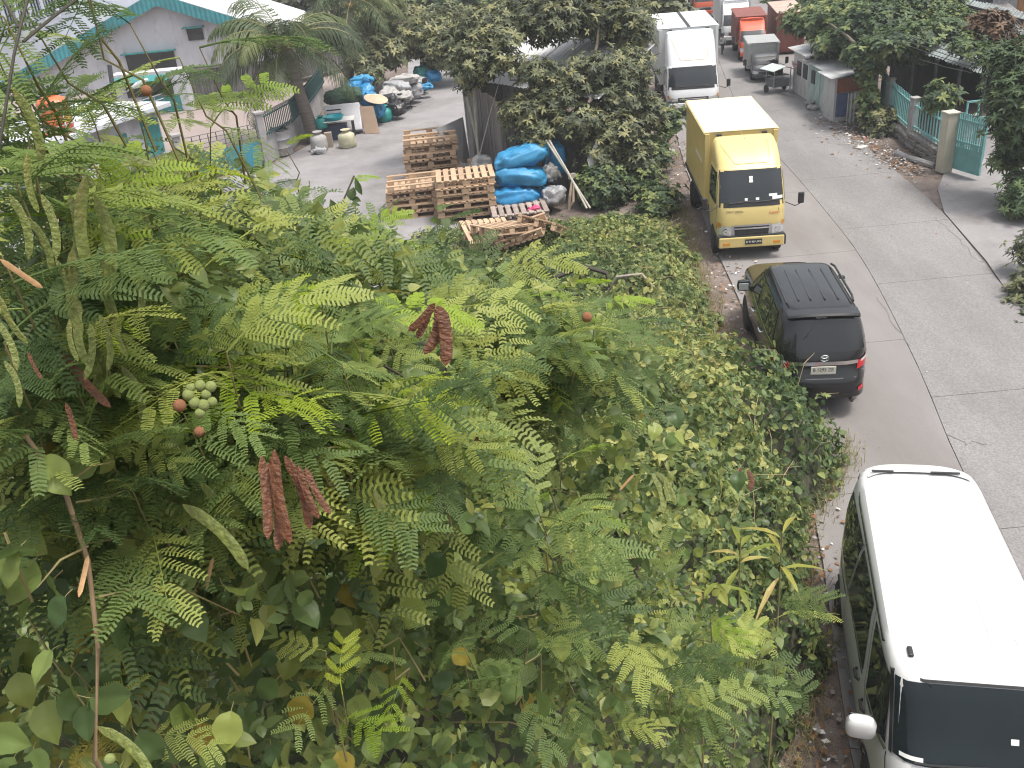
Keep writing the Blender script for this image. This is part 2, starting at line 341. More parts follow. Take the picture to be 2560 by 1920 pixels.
for sg in (-1, 1):
    vs.side(sg, ((-3.88, 1.20), (-3.08, 1.14), (-2.78, 1.80), (-3.62, 1.84)), .007).build('front_door_window', gl, van, True)
    vs.side(sg, ((-2.84, 1.13), (-1.52, 1.12), (-1.58, 1.80), (-2.52, 1.80)), .007).build('sliding_door_window', gl, van, True)
    vs.side(sg, ((-1.44, 1.12), (-.26, 1.14), (-.34, 1.76), (-1.50, 1.80)), .007).build('quarter_window', gl, van, True)
    vs.sideline(sg, [(-3.92, 1.17), (-3.08, 1.105)], .035, .01).build('window_trim', chrome, van, True)
    vs.sideline(sg, [(-2.86, 1.10), (-.24, 1.105)], .035, .01).build('window_trim', chrome, van, True)
    for pts in ([(-3.32, .42), (-3.30, .9), (-3.0, 1.12), (-2.64, 1.86)], [(-4.06, .50), (-4.04, 1.0), (-3.94, 1.16)], [(-1.5, .45), (-1.48, 1.1), (-1.54, 1.84)]):
        vs.sideline(sg, pts, .014).build('panel_gap', blackp, van)
    vs.sideline(sg, [(-1.42, .98), (-.30, .985)], .03, .006).build('sliding_rail', darksteel, van, True)
    vs.sideline(sg, [(-3.75, 1.875), (-.16, 1.86)], .022, .010).build('gutter', blackp, van, True)
    vs.sideline(sg, [(-3.78, 1.905), (-.14, 1.885)], .016, .014).build('gutter_moulding', chrome, van, True)
    vs.sideline(sg, [(-3.2, .36), (-1.25, .36)], .09, .02).build('side_step', vanpaint, van, True)
    vs.sideline(sg, [(-3.2, .42), (-1.25, .42)], .014, .024).build('step_trim', chrome, van, True)
    for yy in (-3.18, -2.72):
        x = vs.x(yy, .96)
        MB().tube([(sg*(x+.004), yy-.09, .96), (sg*(x+.035), yy-.06, .97), (sg*(x+.035), yy+.06, .97), (sg*(x+.004), yy+.09, .96)], .018, 8).build('door_handle', blackp, van, True)
    wheel(van, sg*.80, -.80, .30, .19, chrome, sg); wheel(van, sg*.81, -3.58, .30, .19, chrome, sg)
    for yy in (-.80, -3.58):
        mb = MB(); pts = [(sg*(vs.x(yy+.36*math.cos(a), .30+.36*math.sin(a))+.002), yy+.36*math.cos(a), .30+.36*math.sin(a)) for a in [k*math.pi/14 for k in range(15)]]; mb.tube(pts, .018, 6).build('wheel_arch', blackp, van, True)
    # mirror
    mr = Shell([(0, -.07, .07, .13, .12, 3.2), (.06, -.09, .08, .15, .14, 3.2), (.16, -.085, .075, .15, .14, 3.2), (.21, -.06, .05, .12, .11, 3)])
    o = link('door_mirror', mr.mesh('mirror_shell', vanpaint, .015, 28), van, (sg*1.04, -3.74, 1.16), (0, 0, sg*.1))
    MB().bar((-sg*.12, .04, .05), (-sg*.24, .05, .03), .05, .06).build('mirror_arm', blackp, o); MB().box((0, .085, .11), (.22, .012, .14)).build('mirror_glass', gl, o, bevel=.01)
    vs.end(True, ((sg*.44, .70), (sg*.78, .72), (sg*.76, .98), (sg*.44, .92)) if sg > 0 else ((-.78, .72), (-.44, .70), (-.44, .92), (-.76, .98)), .012, 6, 4).build('headlight', lampclear, van, True)
vs.end(True, ((-.42, .74), (.42, .74), (.42, .9), (-.42, .9)), .01, 8, 3).build('grille', blackp, van, True)
vs.end(True, ((-.80, .36), (.80, .36), (.80, .46), (-.80, .46)), .03, 12, 2).build('bumper_insert', blackp, van, True)
vs.endline(True, [(-.785, 1.20), (-.775, 1.905), (.775, 1.905), (.785, 1.20)], .022, .011).build('windshield_seal', blackp, van, True)
for x0, x1 in ((-.60, .05), (.02, .62)):
    pa = [Vector((x0+(x1-x0)*k/6, vs.y(x0+(x1-x0)*k/6, 1.24+.02*k/6), 1.24+.02*k/6))+Vector((0, -.02, .012)) for k in range(7)]; MB().tube(pa, .011, 6).build('wiper', blackp, van, True)
vs.end(True, ((-.72, 1.25), (-.52, 1.25), (-.52, 1.285), (-.72, 1.285)), .012, 4, 2).build('dashboard_paper', paper, van, True)
vs.end(True, ((.25, 1.45), (.32, 1.45), (.32, 1.5), (.25, 1.5)), .0095, 3, 2).build('toll_sticker', paper, van, True)
sp = MB()
for k in range(25):
    x = -.60+1.2*k/24; yb = .035-.13*(x/.6)**4; zt = 1.962+.018*(1-(x/.6)**2)
    sp.v += [(x, yb-.27, zt+.028), (x, yb, zt-.035), (x, yb-.02, zt-.085)]
for k in range(24):
    a = k*3; sp.f += [(a, a+3, a+4, a+1), (a+1, a+4, a+5, a+2)]; sp.m += [0, 0]
sp.build('rear_spoiler', vanpaint, van, True)
for x0, x1 in ((-.54, -.28), (.16, .50)): B('spoiler_slot', ((x0+x1)/2, -.235, 2.022-abs(x0+x1)*.018), (x1-x0, .035, .012), blackp, van)
def vroof(x, y): return 1.965+.045*(1-max(abs(x)/.66, abs(y+1.9)/1.76)**2)
for x in (.18, .42):
    pts = [(x, -.45-.28*k, vroof(x, -.45-.28*k)-.004) for k in range(11)]; MB().tube(pts, .009, 6).build('roof_rib', vanpaint, van, True)
B('roof_lamp', (-.60, -3.42, 1.99), (.05, .13, .035), blackp, van, bevel=.012)
vs.end(False, ((-.62, 1.16), (.62, 1.16), (.54, 1.74), (-.54, 1.74)), .007).build('rear_window', gl, van, True)
for sg in (-1, 1): vs.end(False, ((min(sg*.6, sg*.78), .75), (max(sg*.6, sg*.78), .75), (max(sg*.6, sg*.78), 1.1), (min(sg*.6, sg*.78), 1.1)), .012, 4, 4).build('tail_light', lampred, van, True)
# ---- black suv, tail towards us
black = M('black paint', (.008, .0085, .0095), .2, 0, var=.1, coat=.45, spec=.4)
ks = 1.023
suv = thing('black_suv', 'black sport utility vehicle seen from behind, half hidden by the creeper', 'suv', (5.448, 14.443, 0), -.12, s=ks); suv.scale = (.953, 1.079, 1.093)
ss = Shell([(.34, .12, 4.45, .82, .78, 7), (.42, .02, 4.58, .885, .83, 6), (.60, .0, 4.64, .905, .84, 5), (.74, .02, 4.66, .915, .86, 5), (.80, .08, 4.66, .915, .87, 5), (1.0, .12, 4.60, .915, .87, 5.2),
    (1.07, .14, 4.45, .91, .86, 5.2), (1.12, .16, 3.62, .895, .84, 5.4), (1.30, .235, 3.32, .845, .80, 5.6), (1.52, .34, 3.0, .765, .735, 6), (1.66, .43, 2.80, .70, .68, 6.5), (1.74, .50, 2.66, .64, .62, 7), (1.775, .56, 2.55, .58, .56, 7)])
link('body', ss.mesh('suv_body', black, .035), suv)
ss.end(False, ((-.70, 1.12), (.70, 1.12), (.62, 1.64), (-.62, 1.64)), .008).build('windshield', gl, suv, True)
ss.end(True, ((-.74, 1.17), (.74, 1.17), (.625, 1.63), (-.625, 1.63)), .007).build('rear_window', glass('tinted rear glass', (.014, .016, .018), .07), suv, True)
for sg in (-1, 1):
    ss.side(sg, ((.62, 1.17), (1.28, 1.16), (1.30, 1.60), (.84, 1.60)), .007).build('quarter_window', gl, suv, True)
    ss.side(sg, ((1.34, 1.16), (2.20, 1.15), (2.16, 1.62), (1.36, 1.62)), .007).build('rear_door_window', gl, suv, True)
    ss.side(sg, ((2.27, 1.15), (3.22, 1.15), (2.72, 1.60), (2.22, 1.62)), .007).build('front_door_window', gl, suv, True)
    ss.sideline(sg, [(.6, 1.14), (3.3, 1.13)], .02, .008).build('window_trim', chrome, suv, True)
    for pts in ([(1.20, .5), (1.31, 1.1), (1.33, 1.66)], [(2.24, .45), (2.24, 1.66)]): ss.sideline(sg, pts, .012).build('panel_gap', darksteel, suv)
    for yy in (1.52, 2.42):
        x = ss.x(yy, .98); MB().tube([(sg*(x+.003), yy-.10, .98), (sg*(x+.04), yy-.07, .985), (sg*(x+.04), yy+.07, .985), (sg*(x+.003), yy+.10, .98)], .017, 8).build('door_handle', chrome, suv, True)
    ss.sideline(sg, [(1.1, .38), (3.2, .38)], .10, .03).build('running_board', blackp, suv, True)
    wheel(suv, sg*.765, .98, .37, .25, chrome, sg, 6); wheel(suv, sg*.735, 3.68, .37, .25, chrome, sg, 6)
    mr = Shell([(0, -.06, .06, .12, .11, 3), (.08, -.08, .08, .14, .13, 3), (.18, -.06, .06, .12, .11, 3)])
    o = link('door_mirror', mr.mesh('suv_mirror', black, .015, 24), suv, (sg*1.0, 3.18, 1.06)); MB().box((0, -.082, .09), (.2, .01, .13)).build('mirror_glass', lampclear, o, bevel=.01)
    MB().bar((-sg*.1, 0, .05), (-sg*.2, 0, .04), .05).build('mirror_arm', blackp, o)
    # roof rail
    MB().tube([(sg*.60, .75, 1.795), (sg*.615, .9, 1.83), (sg*.62, 2.2, 1.835), (sg*.60, 2.4, 1.80)], .02, 8).build('roof_rail', darksteel, suv, True)
    q = ((.58, .88), (.88, .90), (.875, 1.04), (.60, 1.02)); q = q if sg > 0 else tuple((-x, h) for x, h in (q[1], q[0], q[3], q[2]))
    o = ss.end(True, q, .012, 8, 4).build('tail_light', lampred, suv, True)
    q = ((.65, .985), (.88, .995), (.875, 1.035), (.67, 1.025)); q = q if sg > 0 else tuple((-x, h) for x, h in (q[1], q[0], q[3], q[2]))
    ss.end(True, q, .016, 6, 2).build('clear_lens', lampclear, o, True)
    q = ((.62, .52), (.74, .53), (.74, .60), (.62, .59)); q = q if sg > 0 else tuple((-x, h) for x, h in (q[1], q[0], q[3], q[2]))
    ss.end(True, q, .008, 3, 2).build('reflector', lampred, suv, True)
ss.endline(True, [(-.60, 1.0), (.60, 1.0)], .055, .016).build('tailgate_chrome', chrome, suv, True)
ss.endline(True, [(-.86, .76), (.86, .76)], .014, .004).build('bumper_gap', darksteel, suv)
ss.endline(True, [(-.75, .50), (.75, .50)], .012, .006).build('bumper_crease', darksteel, suv)
emblem(suv, (0, ss.y(0, 1.085)-.012, 1.085), (R(-4), 0, 0), .075)
pl = B('number_plate', (-.02, ss.y(0, .90)-.016, .895), (.45, .012, .14), M('plate', (.58, .56, .50), .5, var=.12, scale=14, col2=(.4, .36, .27), c2amt=.35), suv, bevel=.004)
text('B 1295 ZR', .088, darkink, pl, (0, -.008, .012), (R(90), 0, 0), sx=.98)
MB().box((0, 0, 0), (.44, .006, .008)).build('plate_edge', chrome, pl, loc=(0, -.008, -.06))
text('2.7 TRD', .05, chrome, suv, (.70, ss.y(.70, .83)-.012, .825), (R(90), 0, R(14)))
# spoiler
sp = MB()
for k in range(21):
    x = -.64+1.28*k/20; e = (abs(x)/.64)**3; sp.v += [(x, .62, 1.775-.03*e), (x, .36+.03*e, 1.765-.035*e), (x, .33+.04*e, 1.735-.035*e), (x, .37+.03*e, 1.69-.03*e), (x, .46, 1.69-.03*e)]
for k in range(20):
    for j in range(4): a = k*5+j; sp.f.append((a, a+5, a+6, a+1)); sp.m.append(0)
spo = sp.build('rear_spoiler', black, suv, True, 30)
text('ALLAND', .05, M('grey lettering', (.3, .3, .31), .5, var=.02), spo, (-.06, .345, 1.712), (R(62), 0, 0))
for x in (-.36, -.14, .12, .36): MB().bar((x, .85, 1.808-.02*abs(x)), (x*.97, 2.2, 1.808-.02*abs(x)), .03, .012).build('roof_rib', black, suv, bevel=.004)
MB().tube([(-.08, .44, 1.66), (-.30, .28, 1.44), (-.44, .26, 1.3)], .009, 6).build('rear_wiper', blackp, suv)
MB().lathe([(.02, 0), (.035, 0), (.035, .2), (.02, .2)], 14, c=(0, 0, 0)).build('exhaust_pipe', darksteel, suv, True, loc=(.52, .03, .36), rot=(R(-90), 0, 0))
# ---- box trucks, noses towards us
def box_truck(name, label, loc, yaw, paint, boxp, Wc=.86, wb=.925, Hb=2.82, Lb=3.9, sb=1.88, h0=.38, fl=.95, hb=1.36, ht=2.24, defl=True, roofp=None, bump=None, grille='silver', plate=None, detail=2, hood=0, mirrors=True, slips=False, s=1, group='box trucks parked along the road'):
    t = thing(name, label, 'truck', loc, -yaw, group, s)
    cr = sb-.16
    q = (hb-h0)
    cs = Shell([(h0+.12, .12, cr, Wc*.90, Wc*.94, 8), (h0+.30*q, .04, cr, Wc*.965, Wc*.98, 6.5), (h0+.62*q, .05, cr, Wc, Wc, 6.5), (hb-.10, .09, cr, Wc, Wc, 6.5), (hb, .12+hood, cr, Wc, Wc, 6.5),
        (hb+(ht-hb)*.55, .28+hood, cr, Wc*.965, Wc*.99, 6.5), (ht-.03, .45+hood, cr, Wc*.91, Wc*.95, 6.5), (ht+.05, .54+hood, cr, Wc*.86, Wc*.9, 6)])
    link('cab', cs.mesh(name+'_cab', paint, .04, 56), t)
    wx = Wc*.93
    cs.end(True, ((-wx*.985, hb+.005), (wx*.985, hb+.005), (wx*.93, ht-.03), (-wx*.93, ht-.03)), .007, 12, 6).build('windshield_surround', blackp, t, True)
    o = cs.end(True, ((-wx*.955, hb+.13*(ht-hb)), (wx*.955, hb+.13*(ht-hb)), (wx*.905, ht-.06), (-wx*.905, ht-.06)), .011, 12, 6).build('windshield', glass('truck glass', (.022, .026, .03), .05), t, True)
    for sg in (-1, 1):
        cs.side(sg, ((.36+hood, hb+.05), (cr-.32, hb+.05), (cr-.30, ht-.1), (.60+hood, ht-.1)), .008, 6, 4).build('door_window', gl, t, True)
        if detail > 1:
            for pts in ([(cr-.22, h0+.3), (cr-.2, ht-.02)], [(.28, h0+.4), (.30+hood, hb), (.55+hood, ht-.04)]): cs.sideline(sg, pts, .014).build('door_gap', darksteel, t)
        fy, ry = .78, sb+Lb*.72; r = h0*1.0
        wheel(t, sg*(Wc-.10), fy, r, .2, darksteel, sg); wheel(t, sg*(Wc-.12), ry, r, .34, darksteel, sg)
        if mirrors:
            o = MB().tube([(sg*Wc*.95, .16+hood, hb+.06), (sg*(Wc+.18), .06+hood, hb-.02), (sg*(Wc+.30), .05+hood, hb+.04)], .013, 6).build('mirror_arm', blackp, t, True)
            MB().box((0, 0, 0), (.15, .07, .28)).build('mirror', blackp, o, bevel=.03, loc=(sg*(Wc+.31), .05+hood, hb+.18))
        x0, x1 = Wc*.58, Wc*.93; y0, y1 = h0+.30*q, h0+.52*q
        qd = ((x0, y0), (x1, y0), (x1, y1+.05), (x0, y1)); qd = qd if sg > 0 else tuple((-x, h) for x, h in (qd[1], qd[0], qd[3], qd[2]))
        o = cs.end(True, qd, .012, 5, 3).build('headlight', lampclear, t, True)
        if detail > 1:
            MB().lathe([(.07, 0), (.075, .015), (.05, .02), (.01, .01)], 14).build('reflector', chrome, o, True, loc=(sg*(x0+x1)/2*.98, cs.y(sg*(x0+x1)/2, (y0+y1)/2)-.022, (y0+y1)/2), rot=(R(90), 0, 0))
            qd = ((x1-.06, y1-.02), (x1+.01, y1-.02), (x1+.01, y1+.12), (x1-.06, y1+.10)); qd = qd if sg > 0 else tuple((-x, h) for x, h in (qd[1], qd[0], qd[3], qd[2]))
            cs.end(True, qd, .016, 2, 2).build('indicator', lampamber, o, True)
    gm = M('silver plastic', (.42, .41, .44), .35, .5, var=.06) if grille == 'silver' else blackp
    cs.end(True, ((-Wc*.57, h0+.27*q), (Wc*.57, h0+.27*q), (Wc*.57, h0+.56*q), (-Wc*.57, h0+.56*q)), .010, 10, 3).build('grille_surround', gm, t, True)
    cs.end(True, ((-Wc*.48, h0+.30*q), (Wc*.48, h0+.30*q), (Wc*.5, h0+.52*q), (-Wc*.5, h0+.52*q)), .015, 10, 3).build('grille', blackp, t, True)
    cs.endline(True, [(-Wc*.49, h0+.47*q), (Wc*.49, h0+.47*q)], .035, .022).build('grille_bar', chrome, t, True)
    bm = bump or paint
    o = MB().box((0, 0, 0), (Wc*2*.94, .14, .24*q+.04)).build('bumper', bm, t, bevel=.03, loc=(0, .05, h0+.12*q))
    if detail > 1:
        for sg in (-1, 1):
            B('fog_lamp', (sg*Wc*.72, -.07, -.03), (.17, .012, .075), lampamber, o, bevel=.01); B('bumper_end', (sg*(Wc*.94+.02), .04, .0), (.05, .16, .25), blackp, o, bevel=.015)
        B('bumper_top', (0, .02, .15), (Wc*1.9, .14, .03), darksteel, o)
        for x0, x1 in ((-.55, .02), (.05, .6)):
            pa = [Vector((x0*Wc/.86+(x1-x0)*k/5, 0, hb+.12*(ht-hb)+.03*math.sin(k/5*math.pi*.5))) for k in range(6)]
            pa = [Vector((p.x, cs.y(p.x, p.z)-.022, p.z)) for p in pa]; MB().tube(pa, .009, 5).build('wiper', blackp, t)
        for (x, h, w, hh) in () if not slips else ((-.05, ht-.24, .09, .06), (-.05, ht-.32, .09, .07), (-.17, hb+.15, .07, .06), (.1, hb+.15, .08, .06), (.5, hb+.15, .25, .07), (.42, hb+.22, .2, .06)):
            cs.end(True, ((x, h), (x+w, h), (x+w, h+hh), (x, h+hh)), .0145, 3, 2).build('paper_slip', paper, t)
    if plate:
        o = B('number_plate', (.05, -.03, h0+.13*q), (.42, .012, .135), M('black plate', (.018, .018, .022), .4, var=.1), t, bevel=.004); text(plate, .075, whiteink, o, (0, -.008, 0), (R(90), 0, 0))
    if defl:
        dt = Hb-.06
        ds = Shell([(ht-.02, .46+hood, cr, Wc*.90, Wc*.95, 5.5), (ht+(dt-ht)*.3, .66+hood, cr, Wc*.90, Wc*.96, 5.), (ht+(dt-ht)*.7, .98+hood, cr, Wc*.87, Wc*.95, 4.6), (dt-.05, 1.24+hood, cr, Wc*.82, Wc*.90, 4.4), (dt, 1.36+hood, cr-.02, Wc*.76, Wc*.84, 4.4)])
        o = link('roof_deflector', ds.mesh(name+'_deflector', paint, .03, 56), t)
        if detail > 1:
            h = lambda k: ht+(dt-ht)*k
            ds.endline(True, [(-Wc*.80, h(.93)), (-Wc*.46, h(.22)), (-Wc*.40, h(.16)), (Wc*.52, h(.16)), (Wc*.58, h(.22)), (Wc*.60, h(.93))], .016, .003).build('deflector_crease_shade', M('crease shade', (.36, .25, .06), .6), o)  # recessed panel edge drawn as a darker line, its shade put into colour
    # cargo box
    o = MB().box((0, 0, 0), (wb*2, Lb, Hb-fl)).build('cargo_box', boxp, t, bevel=.012, loc=(0, sb+Lb/2, (Hb+fl)/2))
    for sg in (-1, 1):
        if detail > 1:
            k = int(Lb/.16); mb = MB()
            for i in range(1, k): mb.box((sg*(wb+.004), -Lb/2+Lb*i/k, 0), (.014, .05, Hb-fl-.3))
            tag(mb.build('side_ribs', boxp, o), kind='stuff')
        B('corner_post', (sg*(wb-.06), -Lb/2-.015, -.02), (.12, .05, Hb-fl), boxp, o, bevel=.01)
        B('edge_rail', (sg*(wb+.012), 0, (Hb-fl)/2-.02), (.05, Lb+.03, .05), boxp, o, bevel=.008)
        B('edge_rail', (sg*(wb+.010), 0, -(Hb-fl)/2+.03), (.05, Lb+.03, .08), darksteel if detail > 1 else boxp, o, bevel=.008)
    MB().box((0, 0, 0), (wb*2+.02, Lb+.02, .02)).build('box_roof', roofp or boxp, o, bevel=.006, loc=(0, 0, (Hb-fl)/2+.014))
    if detail > 1:
        for sg in (-1, 1): B('roof_bracket', (sg*wb*.62, -Lb/2-.07, (Hb-fl)/2-.06), (.12, .1, .05), darksteel, o)
    B('chassis', (0, sb+Lb*.42, fl-.14), (wb*1.1, Lb*1.0, .2), darksteel, t)
    B('chassis_front', (0, .9, h0+.12), (Wc*1.5, 1.3, .2), darksteel, t)
    return t, cs
yellow = M('yellow paint', (.60, .475, .19), .38, 0, var=.05, scale=1.5, coat=.25, col2=(.53, .43, .20), c2amt=.35); 
yroof = M('sky-lit yellow sheet', (.75, .68, .42), .55, 0, var=.06, scale=1.2)  # paler copy of the yellow, skylight glare on the roof put into colour
ty, cs = box_truck('box_truck', 'yellow box truck with roof deflector parked behind the black suv', (6.3034, 22.4177, 0), .0832, yellow, yellow, roofp=yroof, plate='B 9140 UXR', slips=True)
text('COLT DIESEL', .072, darkink, ty, (-.42, cs.y(-.42, 1.27)-.012, 1.265), (R(82), 0, R(-5)))
text('Canter', .095, redink, ty, (.55, cs.y(.55, 1.20)-.012, 1.20), (R(86), 0, R(5))); text('L', .09, darkink, ty, (.66, cs.y(.66, 1.28)-.012, 1.28), (R(84), 0, R(6)))
bx = [c for c in ty.children if c.name.startswith('cargo_box')][0]
text('DISEWAKAN', .20, whiteink, bx, (-.95, -1.0, .12), (R(90), 0, R(-90)), ax='CENTER', sx=1.1)
bx.children[-1].location = (-.945, -.7, .1)
white = M('white truck paint', (.70, .72, .74), .4, 0, var=.04, coat=.3, col2=(.55, .56, .56), c2amt=.3); palebox = M('pale panel', (.56, .57, .57), .6, var=.08, scale=1, col2=(.4, .39, .37), c2amt=.35)
t2, _ = box_truck('box_truck', 'white box truck behind the yellow one, partly covered by tree leaves', (8.16, 38.0, 0), .10, white, palebox, Wc=1.05, wb=1.18, Hb=3.18, Lb=4.6, sb=1.9, h0=.46, fl=1.05, hb=1.12, ht=1.96, grille='black')
o = MB().box((0, 0, 0), (.13, 4.6, .012)).build('roof_walkway', darksteel, [c for c in t2.children if c.name.startswith('cargo_box')][0], loc=(0.02, 0, 1.1))
orange = M('orange red paint', (.50, .085, .035), .42, 0, var=.08, coat=.3); brick = M('faded red panel', (.20, .06, .045), .7, var=.2, scale=1.5, col2=(.13, .055, .045), c2amt=.4)
greyp = M('grey panel', (.30, .31, .31), .6, var=.1, col2=(.22, .22, .21), c2amt=.35); darkcab = M('dark grey paint', (.05, .055, .062), .35, 0, var=.1, coat=.4)
p = G(*z5(1130, 740)); box_truck('box_truck', 'red box truck with orange roof deflector between the white and grey trucks', (p.x+.78, p.y+.2, 0), .17, orange, brick, Wc=.66, wb=.74, Hb=1.98, Lb=3.4, sb=1.2, h0=.3, fl=.7, hb=.95, ht=1.45, detail=1)
p = G(*z5(1280, 970)); box_truck('box_truck', 'small dark pickup truck with grey cargo box behind the food cart', (p.x+.66, p.y+.05, 0), .17, darkcab, greyp, Wc=.60, wb=.69, Hb=1.50, Lb=2.3, sb=1.28, h0=.24, fl=.42, hb=.72, ht=1.06, defl=False, detail=1, hood=.12, plate='B 9271 PCV')
p = G(*z5(890, 560)); box_truck('box_truck', 'tall white box truck parked behind the red one', (p.x+1.15, p.y+.5, 0), .17, white, palebox, Wc=.76, wb=.84, Hb=2.25, Lb=6., sb=1.2, h0=.3, fl=.75, hb=1.0, ht=1.55, detail=1)
p = G(*z5(700, 300)); box_truck('box_truck', 'far truck with orange cab and pale roof at the end of the row', (p.x+.95, p.y+3, 0), .17, orange, brick, Wc=.72, wb=.80, Hb=2.1, Lb=5., sb=1.3, h0=.3, fl=.75, hb=1.0, ht=1.5, detail=1, roofp=palebox)
p = G(*z5(600, 215)); box_truck('box_truck', 'most distant white truck, tiny at the end of the road', (p.x+.9, p.y+14, 0), .17, white, palebox, Wc=.75, wb=.8, Hb=2.2, Lb=5., sb=1.3, h0=.3, fl=.75, hb=1.0, ht=1.5, detail=1)
p = G(*z5(470, 200)); box_truck('box_truck', 'grey stake truck far ahead on the near side of the road', (p.x+.2, p.y+4, 0), .17, greyp, greyp, Wc=.75, wb=.8, Hb=2.3, Lb=5., sb=1.3, h0=.3, fl=.75, hb=1.0, ht=1.5, detail=1)
# ------------------------------------------------------------------ left side: factory, annex, guard house, yard fence
pal = M('pale grey wall', (.52, .55, .61), .85, var=.06, scale=.6, col2=(.42, .44, .47), c2amt=.35)
tealsheet = M('teal corrugated sheet', (.05, .27, .31), .5, .1, var=.15, scale=1.5, col2=(.035, .19, .21), c2amt=.4)
soffit = M('grey soffit', (.16, .16, .17), .9)
fac = thing('factory_building', 'white gabled factory with teal roof edge and stained end wall', 'building', (-17.8, 58, 0))
hw, ap, k = 9.6, 4.85, .40
mb = MB(); mb.sheet([(-hw, 0, 0), (hw*.72, 0, 0), (hw*.72, 0, ap-k*hw*.72-.1), (0, 0, ap-.1), (-hw, 0, ap-k*hw-.1)], .3); mb.build('wall', whitewash, fac)
for sg, L in ((-1, hw+.6), (1, hw*.72+.6)):
    q = [(0, -.5, ap+.16), (0, 9, ap+.16), (sg*L, 9, ap+.16-k*L), (sg*L, -.5, ap+.16-k*L)]
    MB().sheet(q if sg > 0 else q[::-1], .08).build('roof_slope', M('white roof sheet', (.52, .54, .57), .6, var=.06), fac)
    u = Vector((sg*L, 0, -k*L)); MB().corr((0, -.56, ap-.46), u, (0, 0, .68), .28, .02).build('fascia', tealsheet, fac)
    q = [(0, -.5, ap-.30), (sg*L, -.5, ap-.30-k*L), (sg*L, 0, ap-.30-k*L), (0, 0, ap-.30)]
    MB().sheet(q if sg < 0 else q[::-1], .03).build('soffit', soffit, fac)
for x0, x1, z0, z1 in ((-2.6, .2, .9, 1.9), (1.2, 2.1, 2.35, 3.0)):
    o = B('window', ((x0+x1)/2, -.02, (z0+z1)/2), (x1-x0, .08, z1-z0), M('dark opening', (.02, .022, .025), .5), fac); B('window_hood', (0, -.2, (z1-z0)/2+.06), (x1-x0+.3, .4, .07), teal, o)
wb_ = thing('white_building', 'white building with grey louvred band behind the factory', 'building', (-34, 67, 0))
MB().box((0, 5, 5), (34, 10, 10)).build('wall', pal, wb_)
lou = M('grey louvre', (.33, .38, .44), .5, var=.1, rndv=.1)
for i in range(28):
    p = A(-20+i*6.2, 57-i*.0-(i*6.2+0)*.26-2, 66.6)
    if p.z > .5: B('louvre', (p.x+34, -.06, p.z+.42), (.30, .10, 1.15), lou, wb_)
for i in range(7):
    p = A(-20+i*28, 60-i*28*.26, 66.5); B('mullion', (p.x+34, -.14, p.z+.45), (.18, .16, 1.7), pal, wb_)
anx = thing('annex', 'low white annex with teal shutter and awning in front of the factory', 'building', (-16.7, 49.6, 0))
MB().box((0, .6, 1.0), (3.6, 1.0, 2.0)).build('wall', whitewash, anx)
B('shutter', (.45, .06, .40), (1.9, .08, .8), teal, anx); B('opening', (.0, .06, 1.25), (2.3, .09, .75), M('dark opening', (.02, .022, .025), .5), anx)
MB().sheet([(-1.7, -.1, 1.9), (1.2, -.1, 1.9), (1.2, -.75, 1.7), (-1.7, -.75, 1.7)][::-1], .05).build('awning', teal, anx)
gh = thing('guard_house', 'small white flat roofed guard house carrying the orange tank', 'building', (-15.7, 34.3, 0), math.atan2(5.4, 2.5))
MB().box((3.0, 2.1, 1.0), (5.8, 4.0, 2.0)).build('wall', whitewash, gh)
MB().box((3.0, 2.0, 2.1), (6.6, 4.8, .2)).build('roof_slab', pal, gh, bevel=.03)
for x, z0, w, h in ((3.35, .35, 1.15, 1.15), (5.3, .3, .9, 1.4)): B('shutter', (x, .06, z0+h/2), (w, .12, h), teal, gh)
B('doorway', (1.9, .06, .8), (1.0, .12, 1.5), M('pale door', (.5, .52, .53), .7), gh)
for x in (.2, 2.0, 3.8, 5.6): MB().tube([(x, -.25, 2.2), (x, -.25, 2.55)], .02, 6).build('rail_post', galv, gh)
for z in (2.36, 2.54): MB().tube([(-.2, -.25, z), (6.1, -.25, z)], .022, 6).build('rail', galv, gh)
tp = G(131, 287, 2.2)
tank = thing('water_tank', 'orange plastic water tank standing on the guard house roof', 'tank', tp)
orp = M('orange plastic', (.55, .13, .045), .45, var=.1, scale=2)
mb = MB(); prof = [(.02, 0), (.50, 0), (.53, .05)]
for i in range(5): z = .12+i*.2; prof += [(.53, z), (.50, z+.03), (.50, z+.05), (.53, z+.08)]
prof += [(.53, 1.12), (.47, 1.2), (.30, 1.29), (.2, 1.31)]
mb.lathe(prof, 28); tb = mb.build('tank_body', orp, tank, True); MB().lathe([(.2, 0), (.21, .06), (.18, .09), (.02, .1)], 20).build('lid', orp, tank, True, loc=(0, 0, 1.31))
MB().tube([(.40, -.37, 1.2), (.44, -.40, .9), (.44, -.40, .05)], .025, 8).build('outlet_pipe', M('white pipe', (.7, .7, .7), .5), tank)
# utility pole with lamp and cables
pp = A(255, 292, 41.5); up = thing('utility_pole', 'dark leaning utility pole with street lamp before the white annex', 'pole', (pp.x, 41.5, 0))
top = A(236, 140, 41.5)-Vector((pp.x, 41.5, 0))
MB().tube([(0, 0, 0), tuple(Vector((0, 0, 0)).lerp(top, .5)), tuple(top)], [.13, .11, .09], 10).build('shaft', M('tarred timber', (.05, .05, .055), .8, var=.3), up, True)
l1 = A(285, 190, 41.5)-Vector((pp.x, 41.5, 0)); l2 = A(318, 171, 41.2)-Vector((pp.x, 41.5, 0)); l0 = A(240, 222, 41.5)-Vector((pp.x, 41.5, 0))
MB().tube([l0, l1, l1.lerp(l2, .4)], .03, 7).build('lamp_arm', galv, up)
MB().tube([l1.lerp(l2, 0), l1.lerp(l2, .35), l2], [.06, .11, .05], 10).build('lamp_head', M('lamp housing', (.72, .74, .74), .4), up, True)
